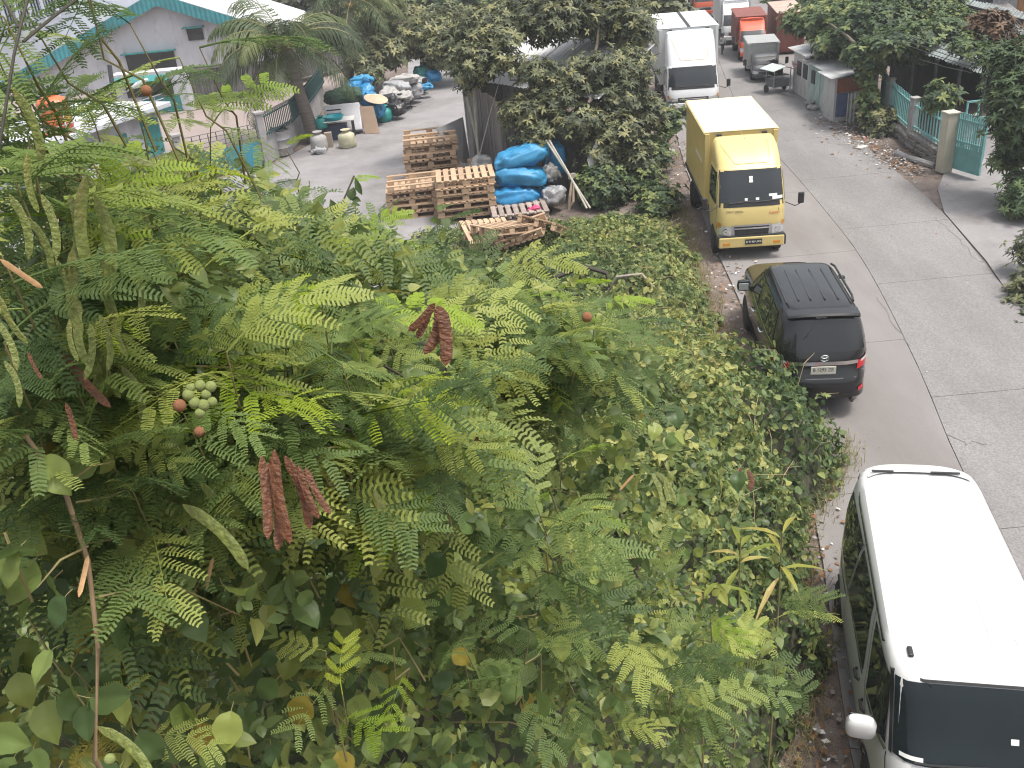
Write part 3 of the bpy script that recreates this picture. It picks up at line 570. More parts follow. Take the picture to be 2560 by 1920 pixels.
wirem = M('cable', (.012, .012, .013), .6)
for i, (q, zz) in enumerate([((-10, 320), 33), ((-10, 300), 34), ((-10, 286), 35), ((-10, 268), 36), ((-10, 252), 37), ((-10, 350), 33)]):
    a = A(242+i*1.5, 192+i*9, 41.5); b = A(*q, zz); pts = [a.lerp(b, t/8)-Vector((0, 0, .5*math.sin(math.pi*t/8)*.5)) for t in range(9)]
    tag(MB().tube(pts, .018, 5).build('cable', wirem), ['topmost', 'second', 'third', 'fourth', 'fifth', 'lowest'][i]+' black cable running from the pole past the orange tank', 'cable', 'cables at the utility pole')
# dark screen along the yard
scr = thing('screen_fence', 'dark corrugated screen fence along the back of the pink yard', 'fence', (0, 0, 0))
dk = M('dark weathered sheet', (.10, .10, .098), .8, .1, var=.3, scale=1.5, col2=(.17, .16, .14), c2amt=.4, rndv=.2)
pts = [(-15.2, 50.6), (-13.2, 51.0), (-11.9, 52.6), (-9.2, 55.6), (-7.2, 58)]
for (a, b, h) in zip(pts, pts[1:], (1.9, 1.95, 1.6, 1.5)):
    a, b = Vector((*a, 0)), Vector((*b, 0)); n = 4
    for i in range(n):
        o = MB().corr((0, 0, 0), (b-a)/n, (0, 0, h), .2, .02).build('sheet', dk, scr, loc=a.lerp(b, i/n))
    for z in (.25, h-.1): MB().bar(a+Vector((0, -.06, z)), b+Vector((0, -.06, z)), .05).build('batten', greytimber, scr)
# spiked fence on a low wall, with concrete posts and a grid gate
fp = [Vector((-8.55, 37.0, 0)), Vector((-7.9, 39.4, 0)), Vector((-7.75, 42.2, 0)), Vector((-7.72, 45.0, 0)), Vector((-7.75, 48.0, 0))]
sf = thing('spiked_fence', 'grey wall topped with dark teal bars and spikes along the lane', 'fence')
darkteal = M('dark teal bar', (.025, .075, .075), .5, var=.25)
for a, b in zip(fp, fp[1:]):
    MB().sheet([a+Vector((-.09, 0, 0)), b+Vector((-.09, 0, 0)), b+Vector((-.09, 0, 1.0)), a+Vector((-.09, 0, 1.0))], .18).build('wall', concrete, sf)
    for z in (1.12, 1.78): MB().bar(a+Vector((0, 0, z)), b+Vector((0, 0, z)), .05).build('rail', darkteal, sf)
    n = int((b-a).length/.155); d = (b-a).normalized(); nn = Vector((d.y, -d.x, 0))
    me = MB().bar((0, 0, 1.02), (0, 0, 1.84), .035).bar((0, 0, 1.84), nn*.16+Vector((0, 0, 2.0)), .022).mesh('bar', darkteal)
    for i in range(n): link('bar', me, sf, a.lerp(b, (i+.5)/n))
for i, (p, h, w) in enumerate((((-8.62, 36.85), 1.95, .26), ((-11.35, 35.2), 1.75, .26))):
    po = thing('gate_post', ['grey concrete post between the grid gate and the spiked fence', 'pale concrete post at the far end of the grid gate'][i], 'post', (*p, 0), .5)
    MB().box((0, 0, h/2), (w, w, h)).build('shaft', concrete, po, bevel=.015); MB().box((0, 0, h+.05), (w+.1, w+.1, .1)).build('cap', concrete, po, bevel=.02)
ga, gb = Vector((-11.15, 35.33, 0)), Vector((-8.78, 36.75, 0))
gt = thing('grid_gate', 'yard gate with blue teal sheet below and an open bar grid above', 'gate', ga, math.atan2(gb.y-ga.y, gb.x-ga.x)); Lg = (gb-ga).length
bt = M('blue teal sheet', (.04, .22, .29), .6, var=.15, scale=2, col2=(.03, .14, .18), c2amt=.35)
for i in range(2): B('sheet_panel', (Lg*(.25+.5*i), 0, .52), (Lg/2-.04, .04, .9), bt, gt)
gb_ = M('gate bars', (.06, .065, .07), .5)
for i in range(10): MB().tube([(Lg*i/9, 0, .95), (Lg*i/9, 0, 1.62)], .018, 6).build('upright', gb_, gt)
for z in (.98, 1.14, 1.30, 1.46, 1.62): MB().tube([(0, .02, z), (Lg, .02, z)], .016, 6).build('crossbar', gb_, gt)
# ------------------------------------------------------------------ coconut palms
def palm(name, label, base, pts, rs, nfr, flen, seed, sector=None):
    r = random.Random(seed); t = thing(name, label, 'palm', base)
    bark = M('palm bark', (.17, .145, .125), .9, var=.3, scale=3, stretch=(.4, .4, 9), bump=.35, bscale=8)
    P = [Vector(p)-Vector(base) for p in pts]; mb = MB(); fine = []
    for a, b, ra, rb in zip(P, P[1:], rs, rs[1:]):
        for k in range(6): fine.append((a.lerp(b, k/6), ra+(rb-ra)*k/6))
    fine.append((P[-1], rs[-1]))
    pp, rr = [], []
    for q, w in fine: pp += [q, q+Vector((0, 0, .035))]; rr += [w, w*1.07]
    mb.tube(pp, rr, 12).build('trunk', bark, t, True, 60)
    top = P[-1]; leafm = [leafmat('palm leaf', (.035, .062, .02), (.075, .11, .032), (.19, .18, .05)), M('palm rachis', (.19, .17, .06), .6)]
    for i in range(nfr):
        az = 2*math.pi*i/nfr*2.618+r.uniform(-.3, .3)
        if sector: az = sector[0]+(sector[1]-sector[0])*r.random()
        el = r.uniform(-.45, 1.25); L = flen*r.uniform(.8, 1.1); d = Vector((math.cos(az), math.sin(az), 0)); n = 26
        mb = MB(); p = top.copy(); e = el; path = []
        for k in range(n): path.append(p.copy()); p = p+(d*math.cos(e)+Vector((0, 0, math.sin(e))))*L/n; e -= (1.5+.6*(el > .5))/n*(.5+k/n)
        mb.tube(path[::3]+[path[-1]], [.03*(1-.85*j/9) for j in range(len(path[::3])+1)], 5, mi=1)
        sdir = d.cross(Vector((0, 0, 1)))
        for k in range(3, n):
            for sg in (-1, 1):
                ll = L*.30*math.sin(math.pi*min(1, (k/n)*.9+.12))**.7*r.uniform(.85, 1.1); tan = (path[k]-path[k-1]).normalized()
                for h in (0, .5):
                    a = path[k]+tan*h*L/n; o = (sdir*sg*.8+tan*.55+Vector((0, 0, -.28-.5*r.random()))).normalized(); w = tan*.024*flen/3
                    m = a+o*ll*.5; b = a+o*ll*.96+Vector((0, 0, -ll*.30))
                    mb.add([a-w*.4, a+w*.4, m+w+Vector((0, 0, .01)), m-w+Vector((0, 0, .01)), b], [(0, 1, 2, 3), (3, 2, 4)])
        fo = mb.build('frond', leafm, t)
    mb = MB()
    for i in range(7):
        a = i*.9; o = MB().lathe([(.01, 0), (.10, .06), (.13, .16), (.09, .26), (.01, .3)], 10).build('coconut', M('coconut husk', (.16, .10, .03), .7, var=.3), t, True, loc=top+Vector((math.cos(a)*.16, math.sin(a)*.16, -.36-.05*(i % 2))))
    return t
def leafmat(name, dark, mid, hi, src='attr', trans=.32, rough=.55, spread=1.):
    if name in MATS: return MATS[name]
    m = bpy.data.materials.new(name); m.use_nodes = True; t = m.node_tree; N = t.nodes; L = t.links; p = N['Principled BSDF']; out = N['Material Output']
    p.inputs['Roughness'].default_value = rough; p.inputs['Specular IOR Level'].default_value = .35
    cr = N.new('ShaderNodeValToRGB'); e = cr.color_ramp.elements; e[0].position = .05; e[0].color = (*dark, 1); e[1].position = 1; e[1].color = (*hi, 1); x = e.new(.55); x.color = (*mid, 1)
    if src == 'attr': a = N.new('ShaderNodeAttribute'); a.attribute_name = 'tint'; L.new(a.outputs['Fac'], cr.inputs[0])
    else:
        a = N.new('ShaderNodeObjectInfo'); L.new(a.outputs['Random'], cr.inputs[0])
    L.new(cr.outputs[0], p.inputs['Base Color']); tr = N.new('ShaderNodeBsdfTranslucent'); hv = N.new('ShaderNodeHueSaturation'); hv.inputs['Value'].default_value = 1.55; hv.inputs['Hue'].default_value = .495; hv.inputs['Saturation'].default_value = 1.02; L.new(cr.outputs[0], hv.inputs['Color']); L.new(hv.outputs[0], tr.inputs[0])
    mx = N.new('ShaderNodeMixShader'); mx.inputs[0].default_value = trans; L.new(p.outputs[0], mx.inputs[1]); L.new(tr.outputs[0], mx.inputs[2]); L.new(mx.outputs[0], out.inputs[0])
    MATS[name] = m; return m
MATS.pop('palm leaf', None)
leafmat('palm leaf', (.026, .045, .018), (.058, .088, .030), (.12, .145, .045), src='obj', trans=.22)
b0 = G(682, 308)
palm('coconut_palm', 'leaning coconut palm rising in front of the spiked fence', tuple(b0), [tuple(b0), tuple(A(652, 215, b0.y+.1)), tuple(A(628, 140, b0.y+.2)), tuple(A(614, 92, b0.y+.3))], [.30, .23, .20, .17], 30, 3.9, 3)
palm('coconut_palm', 'second coconut palm behind the blue sacks with a hidden trunk', (-6.9, 50.2, 0), [(-6.9, 50.2, 0), (-6.6, 50.2, 2), (-6.1, 50.0, 4.4)], [.26, .2, .16], 15, 3.6, 9)
# ------------------------------------------------------------------ potted plants in the yard
potm = M('black pot', (.03, .03, .032), .6); lm = leafmat('pot plant leaf', (.05, .10, .02), (.14, .20, .03), (.42, .36, .05), src='obj')
for i, (px, py, h) in enumerate(((535, 207, .75), (547, 203, .95), (557, 198, .8), (570, 196, .5))):
    p = G(px, py); t = thing('potted_plant', ['bushy green potted plant by the dark screen, first of the four', 'tallest potted plant with yellow leaves by the screen', 'reddish potted plant beside the tall yellow one', 'smallest potted plant at the end of the row of pots'][i], 'plant', p, group='potted plants in the yard')
    MB().lathe([(.12, 0), (.17, .28), (.19, .3), (.15, .3)], 14).build('pot', potm, t, True)
    r = random.Random(i); mb = MB()
    for k in range(46):
        a, e = r.uniform(0, 6.28), r.uniform(.1, 1.4); z = .3+r.random()*h*.7; d = Vector((math.cos(a)*math.cos(e), math.sin(a)*math.cos(e), math.sin(e))); q = Vector((0, 0, z)); s_ = d.cross(Vector((0, 0, 1))).normalized()*.035; l = r.uniform(.15, .3)
        mb.add([q, q+d*l*.5+s_, q+d*l+Vector((0, 0, -.05)), q+d*l*.5-s_], [(0, 1, 2, 3)])
    mb.build('foliage', lm, t)
# ------------------------------------------------------------------ sacks, pallets, discarded goods
def sackmesh(name, lx, ly, lz, mat, seed, pinch=.5, wr=.11):
    mb = MB(); nu, nv = 36, 20
    for j in range(nv+1):
        ph = math.pi*j/nv-math.pi/2
        for i in range(nu):
            th = 2*math.pi*i/nu; c, s = math.cos(th), math.sin(th); f = lambda q, e: math.copysign(abs(q)**e, q)
            u, v, w = f(math.cos(ph), .55)*f(c, .5), f(math.cos(ph), .55)*f(s, .5), f(math.sin(ph), .7)
            x, y, z = u*lx/2, v*ly/2*(1-.25*abs(u)**3), w*lz/2*(1-pinch*abs(u)**4)
            d = noise.noise((x*4/lx*2+seed*7.1, y*5, z*5))*wr+noise.noise((x*11+seed, y*11, z*9))*wr*.45-abs(noise.noise((x*3+seed*2, y*6, z*8)))*wr*.9
            n = Vector((u*.3, v, w)).normalized(); p = Vector((x, y, z))+n*d; p.z = max(p.z, -lz*.46); mb.v.append(tuple(p))
    for j in range(nv):
        for i in range(nu): mb.f.append((j*nu+i, j*nu+(i+1) % nu, (j+1)*nu+(i+1) % nu, (j+1)*nu+i)); mb.m.append(0)
    return mb.mesh(name, mat, True, 70)
def uprightsack(name, r, h, mat, seed):
    mb = MB(); nu, nv = 20, 12
    prof = [(.0, 0), (.85, 0), (1, .08), (1.03, .3), (1, .55), (.95, .72), (.62, .82), (.34, .87), (.5, .95), (.62, 1.0), (.45, .96), (.02, .9)]
    for (q, z) in prof:
        for i in range(nu):
            a = 2*math.pi*i/nu; d = 1+.10*noise.noise((math.cos(a)*2+seed, math.sin(a)*2, z*4))+.06*noise.noise((math.cos(a)*6, math.sin(a)*6+seed, z*9)); mb.v.append((q*r*d*math.cos(a), q*r*d*math.sin(a), z*h))
    for j in range(len(prof)-1):
        for i in range(nu): mb.f.append((j*nu+i, j*nu+(i+1) % nu, (j+1)*nu+(i+1) % nu, (j+1)*nu+i)); mb.m.append(0)
    return mb.mesh(name, mat, True, 60)
bluesack = M('blue woven sack', (.03, .22, .42), .5, var=.18, scale=5, bump=.3, bscale=22, col2=(.035, .24, .42), c2amt=.35); bluesack2 = M('bright blue tarp', (.02, .20, .42), .42, var=.2, scale=6, bump=.35, bscale=14)
whitesack = M('white woven sack', (.33, .32, .31), .7, var=.15, scale=5, bump=.3, bscale=22, col2=(.38, .36, .33), c2amt=.35); greysack = M('grey plastic sack', (.30, .30, .31), .45, var=.2, scale=5, bump=.35, bscale=18)
tealsack = M('turquoise sack', (.02, .23, .22), .45, var=.2, scale=6, bump=.3, bscale=18); blacksack = M('black bin bag', (.018, .018, .02), .35, var=.2, scale=5, bump=.4, bscale=14); creamsack = M('cream sack', (.42, .40, .28), .7, var=.12, scale=6, bump=.3, bscale=20); greensack = M('dark green net sack', (.03, .07, .045), .8, var=.3, scale=9, bump=.4)
pinkbag = M('pink plastic bag', (.55, .06, .17), .4, var=.15, scale=6, bump=.3, bscale=20)
def sack(label, p, size, mat, rz=0, seed=1, tilt=(0, 0), group=None, cat='sack'):
    o = link('sack', sackmesh('sack', *size, mat, seed), None, p, (tilt[0], tilt[1], rz)); return tag(o, label, cat, group)
def usack(label, p, r, h, mat, seed, group=None):
    o = link('sack', uprightsack('sack', r, h, mat, seed), None, p, (0, 0, seed)); return tag(o, label, 'sack', group)
# stacked blue sacks beside the pallets
gB = 'blue sacks stacked beside the pallets'
q = A(1110, 425, 27.9); sack('blue sack at the bottom of the stack beside the pallets, white patch on it', (q.x, 28.1, .50), (1.6, 1.0, .68), bluesack2, .05, 1, group=gB)
q = A(1125, 385, 28); sack('blue sack in the middle of the stack beside the pallets', (q.x, 28.3, 1.07), (1.65, 1.0, .62), bluesack, -.12, 2, (.0, .10), gB)
q = A(1128, 340, 28); sack('topmost blue sack of the stack beside the pallets, one corner peaked', (q.x, 28.5, 1.60), (1.75, .95, .58), bluesack, .08, 3, (0, -.16), gB)
sack('blue sack behind the stack, standing against the dark shed', (2.0, 29.3, 1.2), (.6, .7, 1.2), bluesack, .3, 4, group=gB)
sack('blue sack end poking out between the stack and grey bags', (1.62, 28.2, .42), (.7, .7, .45), bluesack, .3, 14, group=gB)
sack('pale plastic bag stuffed behind the middle blue sack', (1.75, 28.6, .98), (.6, .5, .5), whitesack, .7, 5)
sack('grey plastic sack slumped on the ground right of the blue sacks', A(1195, 430, 27.6)+Vector((.05, .3, -.0)), (.75, .6, .6), greysack, .9, 6)
sack('pink plastic bag lying on the grey pallet', (1.12, 26.95, .37), (.42, .36, .28), pinkbag, .4, 7)
q = A(1040, 357, 31); sack('whitish plastic bag on the bare ground behind the front pallet stack', (q.x, 31.2, q.z), (.8, .6, .55), M('translucent plastic', (.5, .5, .49), .3, var=.15, scale=6, bump=.3, bscale=16), .2, 8)
# pallets
def pallet_proto(mat, name='pallet', W_=1.74, D_=1.36, hgt=.215):
    t = bpy.data.objects.new(name, None); C.objects.link(t); t.empty_display_size = .1
    board = MB().box((0, 0, 0), (.155, D_, .03)).mesh('deck_board', mat); run = MB().box((0, 0, 0), (W_, .14, .03)).mesh('runner', mat); bl = MB().box((0, 0, 0), (.2, .15, .115)).mesh('block', mat); st = MB().box((0, 0, 0), (W_, .13, .028)).mesh('stringer', mat)
    r = random.Random(4)
    for i in range(8): link('deck_board', board, t, ((i/7-.5)*(W_-.155), 0, hgt-.015), (0, 0, r.uniform(-.008, .008)))
    for y in (-1, 0, 1):
        link('stringer', st, t, (0, y*(D_/2-.08), hgt-.045)); link('bottom_runner', run, t, (0, y*(D_/2-.08), .015))
        for x in (-1, 0, 1): link('block', bl, t, (x*(W_/2-.12), y*(D_/2-.085), .088))
    return t
pp_ = pallet_proto(timber); pg_ = pallet_proto(palletgrey)
used = set()
def pallet(proto, label, loc, rz, flip=False, group='stacked wooden pallets', s=(1, 1, 1), tilt=(0, 0)):
    t = proto if proto not in used else copy_tree(proto); used.add(proto)
    t.location = Vector(loc)+(Vector((0, 0, .215*s[2])) if flip else Vector((0, 0, 0))); t.rotation_euler = (tilt[0]+(math.pi if flip else 0), tilt[1], rz); t.scale = s; return tag(t, label, 'pallet', group)
ordn = ['lowest', 'second', 'third', 'fourth', 'fifth', 'sixth', 'seventh', 'topmost']
def stack(n, loc, rz, where, fliptop, sc, proto=None, seed=1):
    r = random.Random(seed)
    for i in range(n):
        w = 'topmost' if i == n-1 else ('lowest' if i == 0 else ordn[i]+' from below')
        pallet(proto or pp_, f'wooden pallet, {w} in the {where}', (loc[0]+r.uniform(-.05, .05), loc[1]+r.uniform(-.05, .05), i*.217*sc[2]), rz+r.uniform(-.03, .03), fliptop and (i == n-1 or i % 3 == 1), s=sc)
stack(6, (-.88, 28.2, 0), .05, 'slatted front stack next to the blue sacks', False, (1, 1, 1.02), seed=2)
stack(5, (-2.52, 29.1, 0), .07, 'low front stack with raised runners on top', True, (.92, 1, .98), seed=3)
stack(7, (-2.02, 32.3, 0), .06, 'tall rear stack', True, (1.03, 1.15, 1.12), seed=4)
for i in range(2): pallet(pg_, ['weathered grey pallet on the ground under the blue sacks', 'weathered grey pallet carrying the pink bag and blue sacks'][i], (.66, 27.6, i*.217), .06, s=(.95, 1.5, 1.0))
for i, (x, y, z, rz, tl, fl) in enumerate(((-.3, 24.5, .55, .3, (.3, .1), False), (.6, 24.2, .60, -.2, (.1, -.3), True), (.1, 24.0, .80, .5, (-.15, .15), False), (1.2, 24.4, .65, 1.2, (.2, .45), False))):
    pallet(pp_, ['broken pallet leaning in the weeds, left of the scrap pile', 'upturned broken pallet in the scrap pile among the weeds', 'tilted pallet on top of the scrap pile among the weeds', 'broken pallet on edge at the right of the scrap pile'][i], (x, y, z), rz, fl, 'broken pallets in the weeds', (.75, .8, 1), tl)
B_ = MB().box((0, 0, 0), (.42, .30, .36)); o = B_.build('wooden_crate', timber, None, loc=(-.55, 31.3, .75), rot=(0, 0, .3), bevel=.01); tag(o, 'small wooden box behind the two front pallet stacks', 'box')
o = MB().sheet([(-1.75, 32.0, 1.86), (-.85, 33.3, 1.9), (-.75, 33.5, .2), (-1.0, 32.6, .5)], .02).build('plastic_sheet', M('grey plastic film', (.42, .42, .44), .3, var=.15, scale=3, bump=.3, bscale=7)); tag(o, 'grey plastic film hanging from the tall pallet stack', 'plastic sheet')
# rope and poles
ropem = M('pale rope', (.45, .42, .37), .9); bam = M('bamboo', (.36, .34, .29), .6, var=.15, scale=5)
a, b = A(1180, 305, 28.4), A(1276, 452, 26.4)
for i in range(2): tag(MB().tube([a+Vector((i*.09, 0, .02)), a.lerp(b, .5)+Vector((0, 0, .02+i*.05)), b+Vector((-i*.1, .1, 0))], .032, 7).build('bamboo_pole', bam, None, True), ['slanting bamboo pole beside the blue sacks, upper of two', 'slanting bamboo pole beside the blue sacks, lower of two'][i], 'pole', 'slanting bamboo poles')
c = A(1236, 383, 27.4)
mb = MB()
for k in range(5):
    a_ = k*1.2; mb.tube([c+Vector((.10*math.cos(t+a_), .05, .08*math.sin(t*1.3+a_)+.02)) for t in np.linspace(0, 5, 9)], .018, 5)
tag(mb.build('rope_knot', ropem), 'pale rope knotted round the crossing bamboo poles', 'rope')
tag(MB().tube([c, c+Vector((-.10, -.1, -.5)), c+Vector((-.16, -.1, -.95)), c+Vector((-.02, -.12, -.7)), c+Vector((.03, -.05, -.1))], [.02, .045, .04, .045, .02], 7).build('cloth_strip', M('tan cloth', (.45, .36, .27), .9)), 'tan cloth strip hanging from the rope knot', 'cloth')
tag(MB().tube([A(1088, 145, 31), A(1060, 240, 30.8), A(1032, 350, 30.6)], .016, 5).build('guy_wire', ropem), 'thin pale wire slanting down in front of the plank shed', 'wire')
for i, (x0, y0, x1, y1, Y) in enumerate(((1003, 180, 1040, 352, 31.8), (1022, 180, 1035, 350, 31.6))): tag(MB().tube([A(x0, y0, Y), A(x1, y1, Y-.4)], .045, 8).build('bamboo_post', bam, None, True), ['bamboo post leaning at the corner of the plank shed', 'straight bamboo post in front of the plank shed'][i], 'post', 'bamboo posts at the shed')
# plank shed
sh = thing('plank_shed', 'tall dark shed of weathered vertical planks under the tree', 'shed')
P0, P1, P2, P3, P4 = Vector((-.75, 34.6, 0)), Vector((.42, 31.0, 0)), Vector((3.3, 29.4, 0)), Vector((5.6, 34.5, 0)), Vector((3.0, 38, 0))
shadowplank = M('shadowed planks', (.10, .095, .092), .9, var=.3, scale=4, stretch=(8, 8, 1), rndv=.3, bump=.2)  # weathered planks of the unlit sides, shade put into a darker colour
r = random.Random(12)
for (a, b, h0, h1, mt) in ((P0, P1, 3.1, 2.75, greytimber), (P1, P2, 2.75, 2.5, shadowplank), (P2, P3, 2.5, 3.3, shadowplank), (P4, P0, 4, 3.2, shadowplank)):
    L = (b-a).length; n = int(L/.17); d = (b-a)/n; ang = math.atan2(d.y, d.x)
    for i in range(n):
        h = h0+(h1-h0)*i/n-r.random()*.12; c = a+d*(i+.5)+Vector((d.y, -d.x, 0)).normalized()*r.uniform(0, .035)
        MB().box((0, 0, 0), (d.length*.93, .03, h)).build('plank', mt, sh, loc=(c.x, c.y, h/2), rot=(r.uniform(-.008, .008), r.uniform(-.012, .012), ang))
MB().sheet([P0+Vector((.2, .3, 0)), P1+Vector((.12, .2, 0)), P1+Vector((.12, .2, 2.6)), P0+Vector((.2, .3, 2.9))], .02).build('dark_backing', M('shed shade', (.02, .02, .02), 1), sh)  # black sheets behind the planks stand in for the shade inside
MB().sheet([P1+Vector((.1, .25, 0)), P2+Vector((.1, .25, 0)), P2+Vector((.1, .25, 2.35)), P1+Vector((.1, .25, 2.6))], .02).build('dark_backing', M('shed shade', (.02, .02, .02), 1), sh)
wr = M('white sheet roof', (.46, .46, .46), .5, .1, var=.1, scale=1.2, col2=(.4, .38, .36), c2amt=.33)
for i in range(5):
    t0, t1 = i/5, (i+.98)/5; a0, a1 = P0.lerp(Vector((3.4, 29.2, 0)), t0)+Vector((0, -.15, 2.95)), P0.lerp(Vector((3.4, 29.2, 0)), t1)+Vector((0, -.15, 2.95))
    MB().corr(a0+Vector((0, 0, .02*(i % 2))), a1-a0, Vector((2.3, 3.3, .9)), .2, .02).build('roof_sheet', wr, sh)
tag(MB().sheet([A(1268, 345, 28.2), A(1290, 300, 28.4), A(1292, 385, 28.2), A(1282, 400, 28.1)], .02).build('torn_sheet', wr), 'pale torn sheet hanging on the dark shed wall', 'sheet')
# lane side heap
g1 = 'sacks heaped along the lane'
usack('pale upright sack at the near end of the lane heap, beside the palm', G(692, 326), .33, .78, whitesack, 1, g1)
usack('cream open sack standing in front of the table', G(752, 318), .34, .72, creamsack, 2, g1)
usack('turquoise tied sack at the kerb of the lane heap', G(832, 262), .36, .68, tealsack, 3, g1)
usack('small teal bag behind the pale upright sack', G(699, 308)+Vector((0, .2, .55)), .26, .5, tealsack, 4, g1)
sack('striped dark bundle lying before the pale upright sack', G(690, 334)+Vector((0, .1, .12)), (.6, .4, .25), greysack, .3, 9, group=g1)
for i, (px, py, Y, m, sz, lab) in enumerate((
    (752, 205, 42.5, greensack, (1.3, .9, .7), 'dark green net sack at the base of the blue bundles'), (725, 210, 42.3, greensack, (1.0, .9, .6), 'dark green net sack nearest the spiked fence'),
    (765, 190, 43.2, bluesack2, (1.1, .8, .55), 'bright blue bundle on top of the dark net sacks'), (787, 196, 43.6, bluesack2, (.9, .8, .6), 'bright blue bundle beside the topmost one'), (780, 176, 44.2, bluesack, (1.2, .8, .5), 'topmost blue bundle of the lane heap'),
    (798, 215, 42.6, bluesack2, (.8, .7, .7), 'blue bundle low in the heap above the cardboard'), (845, 200, 45.2, whitesack, (1.5, .9, .5), 'white sack second from the bottom in the grey white pile'), (870, 208, 45.0, whitesack, (1.4, .9, .55), 'white sack at the bottom of the grey white pile'),
    (858, 186, 45.6, greysack, (1.5, .9, .5), 'grey sack across the middle of the white pile'), (872, 172, 46., whitesack, (1.5, .9, .42), 'topmost white sack of the pile by the lane'), (893, 196, 46.2, greysack, (.9, .8, .7), 'grey sack at the far end of the white pile'),
    (840, 222, 43.6, blacksack, (1.0, .8, .7), 'black bin bag below the white sack pile'), (858, 235, 43.0, blacksack, (.8, .7, .6), 'black bin bag beside the lane edge'), (815, 240, 42.2, bluesack, (.7, .6, .6), 'blue sack half hidden behind the turquoise one'),
    (912, 160, 50., tealsack, (.9, .8, .8), 'turquoise sack low in the far bundle'), (925, 147, 50.4, tealsack, (.9, .8, .6), 'turquoise sack on top of the far bundle'), (935, 165, 49.6, bluesack2, (.8, .8, .6), 'blue bag at the end of the far bundle'), (905, 178, 48.6, greysack, (.9, .8, .5), 'grey bag on the ground before the far bundle'), (920, 188, 47.2, bluesack, (.7, .6, .35), 'flat blue bag on the lane beyond the chairs'))):
    p = A(px, py, Y); sack(lab, p, sz, m, i*.7, 20+i, (.1*math.sin(i*2), .15*math.cos(i*3)), g1)
tb = thing('trestle_table', 'cluttered table with a white top at the lane edge', 'table', G(735, 300), .05)
B('table_top', (0, 0, .80), (1.4, .8, .04), M('white laminate', (.66, .65, .62), .5, var=.08), tb, bevel=.01)
for x in (-1, 1):
    for y in (-1, 1): B('leg', (x*.62, y*.33, .39), (.06, .06, .78), darksteel, tb)
B('under_box', (-.1, .1, .3), (.9, .5, .58), M('dark blue box', (.04, .055, .10), .7), tb)
q = A(738, 258, tb.location.y+.1); tag(link('basin', MB().lathe([(.02, 0), (.3, 0), (.42, .15), (.4, .16), (.28, .03)], 20).mesh('basin', M('turquoise basin', (.02, .33, .40), .35), True), None, (tb.location.x-.1, tb.location.y-.05, .825)), 'turquoise plastic basin on the white table top', 'basin')
fr = thing('freezer', 'dirty white chest freezer lid leaning behind the cluttered table', 'freezer', (tb.location.x+.15, tb.location.y+.8, 0), .05)
MB().box((0, 0, 0), (1.5, .5, 1.15)).build('cabinet', M('dirty white enamel', (.60, .59, .62), .5, var=.1, scale=3, col2=(.36, .34, .34), c2amt=.3), fr, bevel=.04, loc=(0, .1, .62), rot=(-.45, 0, 0))
for i in range(4): B('vent_slot', (-.35, -.32+.12*i, .62+.14*i), (.6, .06, .05), blackp, fr)
q = G(812, 288); tag(MB().sheet([(0, 0, 0), (.62, -.1, 0), (.46, .35, 1.05), (-.12, .45, 1.05)], .03).build('cardboard_panel', M('brown cardboard', (.36, .26, .19), .85, var=.1), None, loc=(q.x-.45, q.y, .02)), 'brown cardboard panel leaning against the heap', 'cardboard')
q = G(713, 318); tag(MB().box((0, 0, .3), (.28, .22, .6)).build('carton', M('striped carton', (.32, .26, .20), .8, var=.2, scale=9, stretch=(3, 3, .2)), None, loc=q), 'small striped carton beside the pale upright sack', 'carton')
hat = MB().lathe([(.01, .16), (.12, .14), (.3, .06), (.52, 0), (.5, -.02), (.28, .03)], 20).mesh('parasol', M('tan straw', (.45, .36, .26), .9, var=.15), True); o = link('straw_cover', hat, None, A(812, 213, 42.0), (.2, .25, 0)); tag(o, 'round tan straw cover tipped on the lane heap', 'cover')
dr = thing('oil_drum', 'dented grey metal drum beside the concrete gate post', 'drum', G(612, 333))
pr = [(.01, 0), (.40, 0), (.42, .03)]
for z in (.32, .64): pr += [(.41, z-.04), (.435, z), (.41, z+.04)]
pr += [(.41, .93), (.42, .97), (.40, .97), (.39, .9), (.01, .9)]
MB().lathe(pr, 26).build('shell', M('dull drum steel', (.33, .32, .33), .5, .4, var=.2, scale=3, col2=(.22, .15, .11), c2amt=.33), dr, True); sk = link('bin_liner', sackmesh('bin_liner', .7, .6, .2, blacksack, 77), dr, (0, 0, .97))
# discarded office chairs
def chair(label, loc, rz):
    t = thing('office_chair', label, 'chair', loc, rz, 'discarded office chairs', .8)
    link('seat', sackmesh('seat', .5, .5, .12, blackp, 3, .2, .01), t, (0, 0, .46)); link('backrest', sackmesh('backrest', .46, .12, .5, blackp, 5, .2, .01), t, (0, .26, .8), (-.12, 0, 0))
    MB().tube([(0, 0, .1), (0, 0, .42)], .03, 8).build('gas_lift', darksteel, t)
    for k in range(5): a = k*2*math.pi/5; MB().tube([(0, 0, .12), (.32*math.cos(a), .32*math.sin(a), .06)], [.03, .02], 6).build('leg', blackp, t)
    for sg in (-1, 1): MB().tube([(sg*.24, .12, .48), (sg*.30, .05, .68), (sg*.30, -.18, .68)], .02, 6).build('armrest', blackp, t)
for i, (px, py) in enumerate(((868, 244), (888, 234), (903, 214), (915, 205))): chair(['black office chair at the near end of the row by the lane', 'second black office chair by the lane, beside the bin bags', 'third black office chair standing below the far bundle', 'farthest black office chair by the lane'][i], G(px, py), i*1.3)
